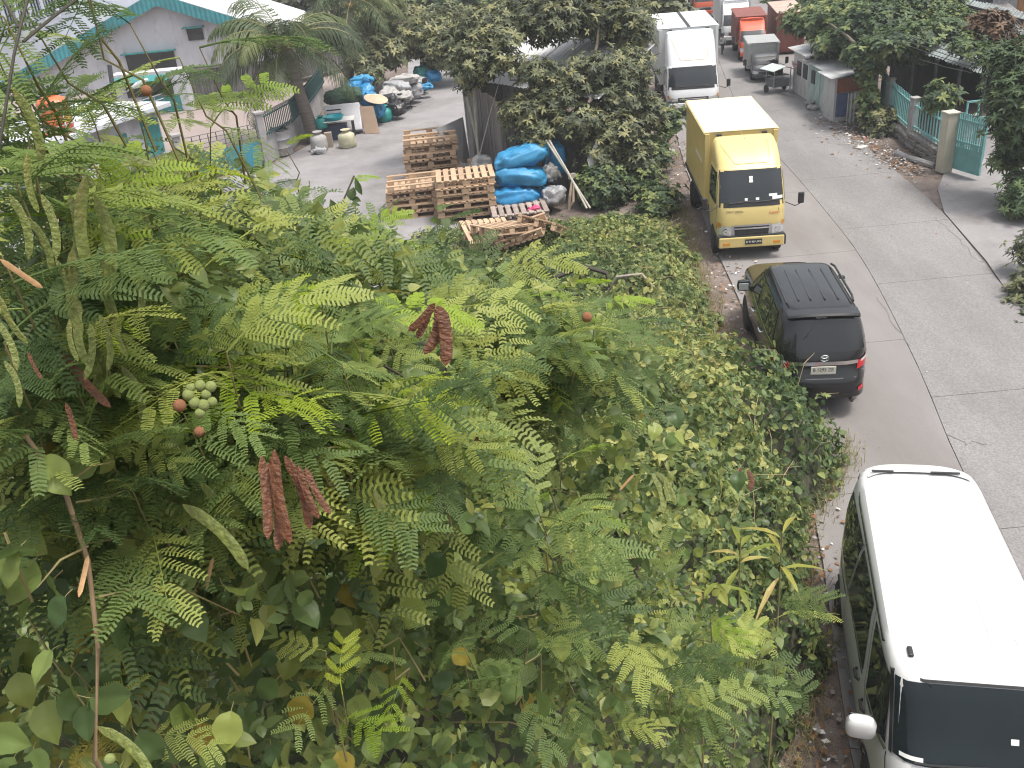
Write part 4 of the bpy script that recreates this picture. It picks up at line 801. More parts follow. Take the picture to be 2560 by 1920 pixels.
# ------------------------------------------------------------------ right side: kiosks, fence, gate, open shed
palegreen = M('pale green board', (.30, .42, .40), .7, var=.14, scale=2, col2=(.48, .50, .48), c2amt=.4); offwhite = M('dirty white board', (.50, .50, .49), .75, var=.12, scale=2, col2=(.30, .28, .26), c2amt=.38)
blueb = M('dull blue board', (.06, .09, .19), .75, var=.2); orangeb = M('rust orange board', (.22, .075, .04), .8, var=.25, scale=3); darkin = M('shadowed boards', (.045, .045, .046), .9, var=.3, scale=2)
def kiosk(label, x0, x1, y0, y1, h, mat, n, roofm=galv, openings=()):
    t = thing('kiosk', label, 'kiosk', (x0, y0, 0), group='kiosks along the road')
    W_, D_ = x1-x0, y1-y0
    for i in range(n): B('side_panel', (.0, D_*(i+.5)/n, h*.5), (.05, D_/n*.96, h), mat, t, rz=random.Random(i+n).uniform(-.03, .03))
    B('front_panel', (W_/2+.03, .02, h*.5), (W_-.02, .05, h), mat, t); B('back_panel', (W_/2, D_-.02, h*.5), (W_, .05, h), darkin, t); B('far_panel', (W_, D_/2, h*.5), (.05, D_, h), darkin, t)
    MB().corr((-.25, -.2, h+.02), (0, D_+.4, 0), (W_+.5, 0, .22), .14, .016).build('roof_sheet', roofm, t)
    for j, (yy, z0, z1, w) in enumerate(openings): B('opening', (-.03, yy, (z0+z1)/2), (.05, w, z1-z0), M('dark opening', (.02, .022, .025), .5), t)
    return t
kiosk('farthest kiosk of the row, white boards with dark counter openings', 13.15, 14.7, 39.2, 41.3, 1.75, offwhite, 4, openings=((.5, .8, 1.35, .5), (1.3, .8, 1.35, .5)))
kiosk('pale green kiosk between the white one and the rusty blue one', 13.05, 14.7, 36.9, 39.0, 1.62, palegreen, 3, openings=((1.5, .85, 1.35, .4),))
k3 = kiosk('low kiosk with rust orange board over dull blue board', 12.85, 14.4, 35.4, 36.6, 1.60, offwhite, 2)
B('orange_board', (.55, -.04, 1.32), (1.0, .05, .5), orangeb, k3); B('blue_board', (.36, -.04, .62), (.6, .05, .85), blueb, k3)
tag(MB().corr((13.15, 34.9, .02), (.42, -.12, 0), (0.02, .06, 1.1), .12, .015).build('corrugated_sheet', galv), 'grey corrugated sheet standing beside the blue board', 'sheet')
tag(MB().corr((0, 0, 0), (.9, 0, 0), (.1, .75, .06), .12, .015).build('roof_scrap', galv, None, loc=(12.75, 40.2, .02), rot=(0, .12, .5)), 'bent metal scrap lying at the foot of the far kiosk', 'scrap metal')
for i, (x, y) in enumerate(((12.85, 37.6), (12.95, 38.3), (12.8, 38.0))): tag(link('rubble_block', sackmesh('rubble_block', .5-.1*i, .4, .2, concrete, 30+i, .1, .06), None, (x, y, .09+.1*(i == 2)), (0, 0, i)), ['nearest concrete lump before the pale green kiosk', 'farther concrete lump before the pale green kiosk', 'concrete lump on top of the two others'][i], 'rubble')
# striped cloth
tag(MB().sheet([A(*z6(205, 520), 41.0), A(*z6(275, 560), 40.6), A(*z6(275, 610), 40.6), A(*z6(215, 575), 41.0)], .01).build('striped_cloth', M('red white cloth', (.5, .42, .42), .8, var=.5, scale=2, stretch=(1, 1, 12), col2=(.3, .04, .04), c2amt=.45)), 'red and white cloth hanging at the far kiosk', 'cloth')
# food cart
c = G(*z5(1600, 1065)); ct = thing('food_cart', 'food cart with a faded pink canopy in front of the small truck', 'cart', (c.x, c.y, 0), .3)
B('counter', (0, .1, .42), (.75, .55, .32), M('dull cart sheet', (.16, .17, .18), .5, .3, var=.2), ct, bevel=.01)
for x in (-.4, .4):
    for y in (-.2, .4): MB().tube([(x, y, .1), (x, y, 1.05)], .022, 6).build('post', galv, ct)
    MB().lathe([(.10, -.02), (.17, -.02), (.17, .02), (.10, .02)], 18, 'x').build('wheel', rubber, ct, loc=(x*1.1, .3, .17))
MB().sheet([(-.62, -.45, 1.0), (.0, -.45, 1.14), (.0, .6, 1.14), (-.62, .6, 1.0)], .02).build('canopy_half', M('faded canopy', (.42, .47, .46), .6, var=.15, scale=2), ct)
MB().sheet([(.0, -.45, 1.14), (.62, -.45, .92), (.62, .6, .92), (.0, .6, 1.14)], .02).build('canopy_half', M('faded pink canopy', (.5, .33, .31), .6, var=.2, scale=3), ct)
B('shelf', (0, .1, .72), (.75, .5, .03), galv, ct); B('glass_box', (-.1, .15, .85), (.45, .35, .22), glass(), ct)
# red containers behind the trucks
for i, (za, zb, dy, h) in enumerate(((1560, 1735, 0, 1.95), (1750, 1900, 1.2, 1.85))):
    p = G(*z5(za, 640)); w = (zb-za)*.1875*.4629/19.*1.35
    t = thing('shipping_container', ['brick red container with pale top behind the food cart', 'second brick red container, further from the road'][i], 'container', (p.x, p.y+dy, 0), -.17, 'red containers')
    MB().box((w/2, 2.2, h/2+.1), (w, 4.4, h-.1)).build('body', brick, t, bevel=.02); MB().box((w/2, 2.2, h+.07), (w+.04, 4.44, .04)).build('roof', M('rusty pale top', (.40, .30, .25), .8, var=.2), t)
    mb = MB()
    for k in range(8): mb.box((w*(k+.5)/8, -.015, h/2+.1), (w/8*.5, .03, h-.35))
    tag(mb.build('front_ribs', brick, t), kind='stuff')
    for x in (.05, w-.05): B('corner_post', (x, -.02, h/2+.1), (.1, .08, h-.06), brick, t)
# teal fence on rubble wall
fl = [Vector((14.95, 36.4, 0)), Vector((14.45, 34.3, 0)), Vector((13.95, 31.1, 0)), Vector((13.85, 28.45, 0))]
tf = thing('teal_fence', 'teal bar fence standing on a rubble stone wall beside the road', 'fence')
rubblem = M('rubble stone', (.22, .205, .195), .95, var=.3, scale=6, col2=(.10, .10, .095), c2amt=.4, bump=.8, bscale=9)
r = random.Random(5)
stone = [sackmesh('stone', .34+.1*k, .22, .22, rubblem, 50+k, .2, .05) for k in range(4)]
for a, b, h in zip(fl, fl[1:], (.45, .5, .62)):
    d = (b-a).normalized(); ang = math.atan2(d.y, d.x)
    MB().sheet([a, b, b+Vector((0, 0, h)), a+Vector((0, 0, h))], .2).build('wall', rubblem, tf)
    n = int((b-a).length/.3)
    for i in range(n):
        for j in range(int(h/.17)): link('stone', stone[r.randrange(4)], tf, a.lerp(b, (i+.5+.4*(j % 2))/n)+Vector((-.03, 0, .1+j*.18)), (r.uniform(-.1, .1), r.uniform(-.1, .1), ang))
    for z in (h+.12, 1.40): MB().bar(a+Vector((0, 0, z)), b+Vector((0, 0, z)), .05).build('rail', tealpale, tf)
    me = MB().bar((0, 0, h), (0, 0, 1.6), .032).mesh('bar', tealpale); n = int((b-a).length/.21)
    for i in range(n): link('bar', me, tf, a.lerp(b, (i+.5)/n))
for i, (p, h, w, m) in enumerate(((fl[1], 1.62, .2, concrete), (fl[2], 1.62, .24, concrete), (Vector((13.78, 28.2, 0)), 1.78, .36, M('cream painted concrete', (.46, .44, .36), .85, var=.1, scale=3, col2=(.25, .22, .17), c2amt=.32)))):
    t = thing('fence_pillar', ['grey concrete pillar in the shaded part of the teal fence', 'grey concrete pillar in the middle of the teal fence', 'wide cream gate pillar where the teal fence ends'][i], 'pillar', p, .1)
    MB().box((0, 0, h/2), (w, w, h)).build('shaft', m, t, bevel=.02); MB().box((0, 0, h+.02), (w+.05, w+.05, .05)).build('cap', m, t, bevel=.01)
ga, gb = Vector((13.98, 28.05, .1)), Vector((14.28, 27.1, .1)); L = (gb-ga).length*1.05
gt = thing('teal_gate', 'teal barred gate leaf swung open towards the driveway', 'gate', ga, math.atan2(gb.y-ga.y, gb.x-ga.x))
MB().box((L/2, 0, .36), (L, .03, .62)).build('sheet_panel', tealpale, gt)
for x in (0, L): MB().box((x, 0, .85), (.06, .06, 1.6)).build('stile', tealpale, gt)
for z in (.06, .70, .88, 1.52): MB().box((L/2, 0, z), (L, .05, .05)).build('rail', tealpale, gt)
for i in range(11): MB().box((L*(i+1)/12, 0, 1.2), (.035, .035, 1.05 if i % 1 == 0 else .9)).build('bar', tealpale, gt)
for i in range(9): MB().box((L*(i+1)/10, 0, .79), (.03, .03, .18)).build('short_bar', tealpale, gt)
g2 = thing('frame_stand', 'small pale teal frame standing behind the gate pillar', 'stand', (14.6, 28.9, 0), .1)
for x in (0, .38, .75): B('upright', (x, 0, .95), (.05, .05, 1.9), tealpale, g2)
for z in (1.35, 1.88): B('crossbar', (.38, 0, z), (.8, .05, .05), tealpale, g2)
# kerb
kb = [G(*z6(1110, 1335)), G(*z6(1200, 1375)), G(*z6(1320, 1410)), G(*z6(1440, 1450))]
tag(MB().tube([p+Vector((0, 0, .05)) for p in kb], .10, 8).build('kerb', concrete), 'curved concrete kerb beside the litter', 'kerb', kind='structure')
# open shed
sd_ = thing('open_shed', 'dark open shed under a low corrugated roof behind the teal fence', 'shed')
e0, e1 = G(*z6(1090, 380), 2.7), G(*z6(1880, 650), 2.3); back = Vector((4.2, 5.0, .8)); nsh = 7
for i in range(nsh):
    a = e0.lerp(e1, i/nsh); b = e0.lerp(e1, (i+1.03)/nsh); MB().corr(a+Vector((0, 0, .03*(i % 2))), b-a, back, .16, .02).build('roof_sheet', M('aged zinc sheet', (.19, .22, .22), .55, .3, var=.2, scale=1.5, col2=(.13, .11, .09), c2amt=.35), sd_)
for i in range(5): a = e0.lerp(e1, i/4); MB().tube([(a.x, a.y, 0), a-Vector((0, 0, .03))], .06, 8).build('post', darksteel, sd_); MB().bar(a-Vector((0, 0, .06)), a+back-Vector((0, 0, .06)), .07).build('rafter', greytimber, sd_)
ba, bb = e0+back*.8, e1+back*.8
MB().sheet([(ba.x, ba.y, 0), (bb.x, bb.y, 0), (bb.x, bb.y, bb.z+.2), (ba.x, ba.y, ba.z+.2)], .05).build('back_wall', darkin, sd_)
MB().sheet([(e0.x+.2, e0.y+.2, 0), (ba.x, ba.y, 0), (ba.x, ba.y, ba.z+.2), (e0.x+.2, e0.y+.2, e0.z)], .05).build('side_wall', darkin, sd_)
wm = M('thin wire', (.03, .03, .03), .6)
for i, (p, q) in enumerate((((1040, 330), (1790, 590)), ((1080, 300), (1800, 560)), ((1120, 270), (1810, 530)), ((1300, 510), (1760, 630)))): tag(MB().tube([A(*z6(*p), 31.5), A(*z6((p[0]+q[0])/2, (p[1]+q[1])/2+8), 29.5), A(*z6(*q), 27.5)], .012, 5).build('overhead_wire', wm), ['lowest', 'second', 'third', 'shortest'][i]+' overhead wire slanting across the open shed roof', 'wire', 'wires over the open shed')
lg = M('white globe', (.75, .76, .74), .3)  # two small white balls of unknown kind, set on dark posts
for i, (a, b) in enumerate((((1775, 1003), (1775, 1190)), ((1960, 1085), (1965, 1190)))):
    p = G(*z6(*b)); h = A(*z6(*a), p.y).z; t = thing('globe_post', ['white ball on a dark post inside the open shed, nearer the gate', 'white ball on a dark post half behind the leaves'][i], 'lamp', p); MB().tube([(0, 0, 0), (0, 0, h)], .04, 8).build('post', darksteel, t)
    MB().lathe([(.01, -.12), (.09, -.08), (.125, 0), (.09, .08), (.01, .12)], 16).build('globe', lg, t, True, loc=(0, 0, h))
# buildings behind
bz = thing('tin_roof_house', 'low house with long pale tin roof behind the shed', 'building', (22.4, 47, 0)); MB().box((0, 2, .4), (7, 4, .9)).build('wall', offwhite, bz)
for i in range(6): MB().corr((-3.9+i*1.3, -.5, .85), (1.33, 0, 0), (0, 3.2, .75), .2, .02).build('roof_sheet', galv, bz)
pz = G(2170, 108)
b2 = thing('pink_house', 'pale pinkish wall glimpsed behind the reddish tree', 'building', (A(2150, 95, 38).x, 38, 0)); MB().box((1.2, 1, .9), (3.2, 2, 1.9)).build('wall', M('pinkish plaster', (.48, .42, .42), .85, var=.1), b2); MB().box((1.2, .9, 1.9), (3.6, 2.6, .12)).build('roof_slab', offwhite, b2)
ob = thing('clad_warehouse', 'warehouse with rust orange corrugated cladding at the top corner', 'building', (25.5, 50, 0))
rc = M('rust orange cladding', (.36, .17, .06), .7, var=.25, scale=1.5, col2=(.20, .10, .05), c2amt=.4)
for i in range(6): MB().corr((.3+i*1.3, 0, 0), (1.3, 0, 0), (0, 0, 2.6), .22, .025).build('cladding_sheet', rc if i > 0 else galv, ob)
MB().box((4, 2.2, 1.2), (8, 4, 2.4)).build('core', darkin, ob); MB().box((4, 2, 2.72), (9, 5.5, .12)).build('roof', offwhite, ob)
MB().corr((-1.4, .2, 0), (1.6, 0, 0), (0, 0, 2.2), .2, .02).build('grey_sheet', M('dark grey sheet', (.08, .085, .09), .7), ob)
# person walking between the trucks
p = G(*z5(950, 632)); t = thing('person', 'person in dark trousers and pale shirt walking beside the white truck', 'person', (p.x, p.y, 0), .3, s=.60)
def skin(name, V, E, mat, parent):
    me = bpy.data.meshes.new(name); me.from_pydata([v[:3] for v in V], E, []); o = link(name, me, parent); me.materials.append(mat)
    sm = o.modifiers.new('skin', 'SKIN'); sv = me.skin_vertices[0].data
    for i, v in enumerate(V): sv[i].radius = (v[3], v[3]); sv[i].use_root = (i == 0)
    ss_ = o.modifiers.new('sub', 'SUBSURF'); ss_.levels = 1; ss_.render_levels = 2; return o
bodym = bpy.data.materials.new('body'); bodym.use_nodes = True; N = bodym.node_tree.nodes; Lk = bodym.node_tree.links
tc = N.new('ShaderNodeTexCoord'); sx = N.new('ShaderNodeSeparateXYZ'); cr = N.new('ShaderNodeValToRGB'); Lk.new(tc.outputs['Object'], sx.inputs[0]); mr = N.new('ShaderNodeMath'); mr.operation = 'DIVIDE'; mr.inputs[1].default_value = 1.8; Lk.new(sx.outputs['Z'], mr.inputs[0]); Lk.new(mr.outputs[0], cr.inputs[0]); Lk.new(cr.outputs[0], N['Principled BSDF'].inputs['Base Color'])
cr.color_ramp.interpolation = 'CONSTANT'; e = cr.color_ramp.elements; e[0].color = (.02, .02, .02, 1); e[1].position = .045; e[1].color = (.03, .032, .04, 1)
for ps, cl in ((.52, (.42, .43, .44)), (.80, (.23, .13, .09)), (.93, (.02, .02, .022))): x = e.new(ps); x.color = (*cl, 1)
skin('body', [(0, 0, .95, .14), (0, 0, 1.15, .13), (0, 0, 1.38, .155), (0, 0, 1.5, .06), (0, -.02, 1.6, .085), (0, -.02, 1.7, .08),
    (-.1, -.02, .88, .095), (-.11, -.12, .5, .065), (-.11, -.05, .08, .045), (-.11, -.2, .04, .04), (.1, .02, .88, .095), (.11, .1, .5, .065), (.11, .22, .1, .045), (.11, .1, .04, .04),
    (-.2, 0, 1.40, .06), (-.26, .05, 1.14, .045), (-.25, -.05, .9, .035), (-.25, -.08, .82, .035), (.2, 0, 1.40, .06), (.26, .03, 1.14, .045), (.25, -.1, .93, .035), (.25, -.15, .86, .035)],
    [(0, 1), (1, 2), (2, 3), (3, 4), (4, 5), (0, 6), (6, 7), (7, 8), (8, 9), (0, 10), (10, 11), (11, 12), (12, 13), (2, 14), (14, 15), (15, 16), (16, 17), (2, 18), (18, 19), (19, 20), (20, 21)], bodym, t)
MB().lathe([(.12, 0), (.11, .06), (.07, .1), (.01, .11)], 14).box((0, -.15, .01), (.15, .12, .02)).build('cap', M('dark cloth', (.03, .032, .04), .9), t, True, loc=(0, -.02, 1.70))
# small signal post in the verge
p = G(1443, 330); t = thing('marker_post', 'short rusty post set in a round concrete base beside the yellow truck', 'post', p); MB().tube([(0, 0, 0), (0, 0, .95)], .05, 8).build('shaft', rust, t); MB().lathe([(.01, 0), (.32, 0), (.30, .07), (.01, .08)], 18).build('base', concrete, t)
# ------------------------------------------------------------------ vegetation
rng = np.random.default_rng(11)
def arr(mb):
    V = np.array(mb.v, dtype=np.float32); T = []
    for f in mb.f:
        for k in range(1, len(f)-1): T.append((f[0], f[k], f[k+1]))
    return V, np.array(T, dtype=np.int32)
def frame(d, up):
    """rotation matrices with y along d and z near up (n,3 arrays)"""
    d = d/np.linalg.norm(d, axis=1, keepdims=True); x = np.cross(d, up); x /= np.maximum(1e-6, np.linalg.norm(x, axis=1, keepdims=True)); z = np.cross(x, d)
    return np.stack([x, d, z], axis=2)
def merge(name, protos, loc, rot, scl, pick, tint, mat, parent=None):
    VV, TT, KK = [], [], []; base = 0
    for k, (V, T) in enumerate(protos):
        m = pick == k; n = int(m.sum())
        if n == 0: continue
        P = np.einsum('nij,vj->nvi', rot[m], V)*scl[m][:, None, None]+loc[m][:, None, :]
        VV.append(P.reshape(-1, 3)); TT.append((T[None]+(np.arange(n)*len(V))[:, None, None]+base).reshape(-1, 3)); KK.append(np.repeat(tint[m], len(V))); base += n*len(V)
    V = np.concatenate(VV).astype(np.float32); T = np.concatenate(TT).astype(np.int32); K = np.concatenate(KK).astype(np.float32)
    me = bpy.data.meshes.new(name); me.vertices.add(len(V)); me.vertices.foreach_set('co', V.ravel()); me.loops.add(T.size); me.loops.foreach_set('vertex_index', T.ravel())
    me.polygons.add(len(T)); me.polygons.foreach_set('loop_start', np.arange(0, T.size, 3, dtype=np.int32)); me.polygons.foreach_set('loop_total', np.full(len(T), 3, dtype=np.int32))
    a = me.attributes.new('tint', 'FLOAT', 'POINT'); a.data.foreach_set('value', K); me.materials.append(mat); me.update(calc_edges=True)
    return link(name, me, parent)
def unit(n):
    v = rng.normal(size=(n, 3)); return v/np.linalg.norm(v, axis=1, keepdims=True)
def blobpts(blobs, n):
    """points through ellipsoids, denser towards their skins: locations and outward directions"""
    w = np.array([b[1][0]*b[1][1]+b[1][1]*b[1][2]+b[1][0]*b[1][2] for b in blobs]); c = rng.choice(len(blobs), n, p=w/w.sum()); d = unit(n)
    r = 1-.55*rng.random(n)**1.6; ce = np.array([b[0] for b in blobs], dtype=float)[c]; ra = np.array([b[1] for b in blobs], dtype=float)[c]
    return ce+d*r[:, None]*ra, d, c
# --- leaf shapes
def leafblade(mb, p, d, up, L, w, fold=.25, droop=.15, heart=False, mi=0):
    p, d, up = Vector(p), Vector(d).normalized(), Vector(up); x = d.cross(up).normalized(); z = x.cross(d)
    prof = [(.0, .0), (.10, .62), (.30, 1.), (.62, .72), (.85, .32), (1., 0)] if heart else [(0, 0), (.2, .6), (.45, 1), (.75, .62), (1, 0)]
    mid = [p+d*L*t-z*droop*L*t*t for t, _ in prof]; b = len(mb.v)
    if heart: sidepts = lambda s: [mid[0]]+[mid[i]+x*s*w*prof[i][1]+z*fold*w*prof[i][1]-(d*L*.12 if i == 1 else d*0) for i in range(1, len(prof)-1)]+[mid[-1]]
    else: sidepts = lambda s: [mid[0]]+[mid[i]+x*s*w*prof[i][1]+z*fold*w*prof[i][1] for i in range(1, len(prof)-1)]+[mid[-1]]
    for s in (-1, 1):
        q = sidepts(s); b = len(mb.v); n = len(mid); mb.v += [tuple(v) for v in mid]+[tuple(v) for v in q]
        for i in range(n-1):
            f = [b+i, b+i+1, b+n+i+1, b+n+i]
            if i == 0: f = [b, b+1, b+n+1]
            if i == n-2: f = [b+i, b+i+1, b+n+i]
            mb.f.append(tuple(f if s < 0 else f[::-1])); mb.m.append(mi)
def frond(seed, npair, nleaf, lw, ll, stem=True):
    """twice-feathered leaf of unit length along +y"""
    r = random.Random(seed); mb = MB(); arch = r.uniform(.08, .5); bend = r.uniform(-.2, .2)
    R_ = lambda t: Vector((bend*t*t, t, .12*t-arch*t*t))
    if stem: mb.tube([R_(k/6) for k in range(7)], [.010*(1-.6*k/6) for k in range(7)], 4, cap=False)
    for i in range(npair):
        t = .22+.76*i/(npair-1); o = R_(t); tan = (R_(t+.01)-R_(t)).normalized(); pl = (.36+.10*math.sin(math.pi*(i+.7)/npair))*r.uniform(.9, 1.08)
        for sg in (-1, 1):
            if r.random() < .08: continue
            a = R(r.uniform(40, 70)-14*i/npair); d = (tan*math.cos(a)+Vector((sg, 0, 0))*math.sin(a)+Vector((0, 0, r.uniform(-.10, .06)))).normalized(); dr = r.uniform(.08, .3)
            Pn = lambda q: o+d*pl*q-Vector((0, 0, dr*pl*q*q)); nx = d.cross(Vector((0, 0, 1))).normalized()
            if stem: mb.tube([Pn(0), Pn(.5), Pn(1)], [.005, .004, .002], 3, cap=False)
            for k in range(nleaf):
                q = .07+.93*k/(nleaf-1); c = Pn(q); l = ll*(1-.35*(2*q-1)**4)*r.uniform(.92, 1.06)
                for s2 in (-1, 1):
                    e = (nx*s2*.94+d*.34+Vector((0, 0, r.uniform(-.18, .22)))).normalized(); w = d*lw*.5
                    b = len(mb.v); mb.v += [tuple(c-w*.55), tuple(c+w*.55), tuple(c+e*l+w*.72), tuple(c+e*l-w*.72)]; mb.f.append((b, b+1, b+2, b+3)); mb.m.append(0)
    return mb
F0 = [frond(s, 5+s % 4, 11+s % 3, .035, .064) for s in range(9)]
F1 = [arr(frond(s+20, 6+s % 3, 8, .050, .064, False)) for s in range(4)]
def vleaf(heart, n=1, seed=0):
    r = random.Random(seed); mb = MB()
    for k in range(n):
        a = r.uniform(0, 6.28)
        leafblade(mb, (r.uniform(-.5, .5)*(n > 1), r.uniform(-.5, .5)*(n > 1), 0), (math.cos(a)*(n > 1), math.sin(a) if n > 1 else 1, r.uniform(-.3, .1) if n > 1 else 0), (0, 0, 1), 1, .40, .22, .25, heart)
    return mb
VL = [arr(vleaf(True, 1, k)) for k in range(1)]
def whorl(n, L, w, seed, droop=.35):
    r = random.Random(seed); mb = MB()
    for k in range(n):
        a = 2*math.pi*k/n+r.uniform(-.3, .3); el = r.uniform(-.3, .6); leafblade(mb, (0, 0, 0), (math.cos(a)*math.cos(el), math.sin(a)*math.cos(el), math.sin(el)), (0, 0, 1), L*r.uniform(.75, 1.1), w, .2, droop)
    return arr(mb)
def trileaf(seed):
    r = random.Random(seed); mb = MB()
    for k in range(4):
        a = r.uniform(0, 6.28); el = r.uniform(-.7, .6); o = (r.uniform(-.6, .6), r.uniform(-.6, .6), r.uniform(-.35, .35)); leafblade(mb, o, (math.cos(a)*math.cos(el), math.sin(a)*math.cos(el), math.sin(el)), (r.gauss(0, .4), r.gauss(0, .4), 1), r.uniform(.7, 1.2), r.uniform(.2, .34), .2, .3)
    return arr(mb)
TR = [trileaf(k) for k in range(5)]
WH = [whorl(7, 1, .17, k) for k in range(3)]; WB = [whorl(5, 1, .30, k+5, .2) for k in range(3)]
# --- leaf colours
lm_leuc = leafmat('feathery leaf', (.074, .122, .042), (.180, .250, .082), (.37, .41, .11), src='obj', trans=.48)
lm_leuc2 = leafmat('feathery leaf mass', (.062, .104, .038), (.155, .216, .072), (.34, .37, .10), trans=.46)
lm_vine = leafmat('creeper leaf', (.060, .094, .034), (.142, .190, .062), (.30, .32, .09), trans=.4, rough=.42)
lm_vineo = leafmat('large creeper leaf', (.058, .100, .034), (.130, .195, .058), (.27, .31, .075), src='obj', trans=.3, rough=.38)
lm_hedge = leafmat('thicket leaf', (.060, .100, .038), (.168, .222, .078), (.36, .36, .12), trans=.35)
lm_tree = leafmat('tree leaf', (.048, .062, .036), (.125, .142, .070), (.27, .26, .12), trans=.22, rough=.5)
lm_tree2 = leafmat('bright tree leaf', (.038, .066, .031), (.098, .148, .058), (.23, .26, .085), trans=.28)
lm_red = leafmat('reddish leaf', (.035, .025, .015), (.11, .065, .035), (.20, .12, .07), trans=.25)
bark = M('grey brown bark', (.13, .105, .08), .9, var=.3, scale=8, bump=.4, bscale=20); greenstem = M('young stem', (.20, .17, .07), .7, var=.2); darkstem = M('dark twig', (.045, .04, .03), .8, var=.2)
def tree(name, label, base, limbs, blobs, n, protos, size, mat, tilt=.5, parent_cat='tree', crown='crown', tb=(0., 1.)):
    t = thing(name, label, parent_cat, base); b = Vector(base); mb = MB()
    for pts, r0, r1 in limbs:
        P = [Vector(p)-b for p in pts]; k = len(P); mb.tube(P, [r0+(r1-r0)*i/(k-1) for i in range(k)], 9)
    mb.build('trunk', bark, t, True, 60)
    loc, d, c = blobpts(blobs, n); loc = loc+rng.normal(size=(n, 3))*.16*np.array([1, 1, .7])*(rng.random((n, 1)) < .6); sp = rng.random(n)*6.283; h = np.stack([np.cos(sp), np.sin(sp), np.zeros(n)], 1)
    up = d*.7+np.array([0, 0, .8])+rng.normal(size=(n, 3))*.35*tilt; up /= np.linalg.norm(up, axis=1, keepdims=True); dd = h-up*(h*up).sum(1, keepdims=True)
    ct = rng.uniform(-.15, .15, len(blobs)); tint = np.clip(tb[0]+(tb[1]-tb[0])*(rng.random(n)**1.35)+ct[c], 0, 1)
    o = merge(crown, protos, loc-np.array(base), frame(dd, up), rng.uniform(.75, 1.2, n)*size, rng.integers(0, len(protos), n), tint, mat, t); tag(o, kind='stuff'); return t
bl = lambda dx, dy, Y, rx, ry, rz: (tuple(A(dx, dy, Y)), (rx, ry, rz))
# tree over the plank shed
tree('shade_tree', 'dark spreading tree hanging over the plank shed beside the road', (2.9, 32.2, 0), [([(2.9, 32.2, 0), (3.0, 32.0, 1.6), (3.3, 31.8, 2.8)], .22, .15), ([(3.3, 31.8, 2.8), (2.4, 31.0, 3.3), (.8, 30.4, 3.5)], .07, .02), ([(3.3, 31.8, 2.8), (4.5, 31.2, 3.4), (5.6, 31., 3.8)], .07, .02), ([(3.2, 31.9, 2.6), (2.9, 30.4, 2.7), (2.6, 29.2, 2.5)], .05, .02), ([(3.3, 31.8, 2.8), (3.8, 32.5, 4), (4, 33, 5.0)], .07, .03)],
    [bl(1030, 130, 31, .8, 1.0, .55), bl(1060, 60, 33, 1.3, 1.2, .7), bl(1180, 30, 33, 1.4, 1.3, .9), bl(1300, 20, 34, 1.5, 1.3, .9), bl(1365, 50, 33, .7, 1.1, .8), bl(1365, 150, 31, .6, .9, .7), bl(1330, 210, 30, .8, .8, .8), bl(1200, 200, 30, .9, .8, .45), bl(1130, 240, 29.6, .75, .7, .4), bl(1160, 285, 29, .5, .6, .25), bl(1250, 260, 29, .8, .7, .45), bl(1330, 280, 29, .7, .7, .5), bl(1400, 240, 31, .5, .7, .6), bl(1255, 140, 31.0, .4, .5, .25), bl(1010, 170, 31, .45, .6, .3), bl(1085, 85, 30.5, .5, .5, .28), bl(980, 95, 33, .9, .8, .45), bl(930, 60, 35, 1.0, .9, .5), bl(1160, 155, 30, .7, .6, .3), bl(1300, 140, 30, .6, .6, .35), bl(1240, 170, 30, .8, .6, .35), bl(1090, 130, 30.2, .45, .5, .3), bl(1370, 330, 29, .6, .6, .5), bl(1290, 330, 28.6, .5, .5, .4)],
    8600, WH, .195, lm_tree)
tree('shade_tree', 'olive tree behind the sack heap at the lane', (-1.2, 53, 0), [([(-1.2, 53, 0), (-1.3, 53, 2), (-1.5, 53, 3.5)], .2, .1), ([(-1.3, 53, 2), (-3, 51, 3), (-4, 50, 3.2)], .1, .04)],
    [bl(820, 110, 50, 1.8, 1.3, .8), bl(900, 80, 51, 2.0, 1.3, .9), bl(970, 60, 50, 1.8, 1.3, 1.0), bl(860, 50, 52, 1.8, 1.3, .9), bl(780, 130, 49, .9, 1., .45), bl(800, 160, 47.5, .6, .8, .35), bl(960, 120, 50, 1.2, 1.0, .6)], 4200, WH, .30, lm_tree, tb=(.15, 1.))
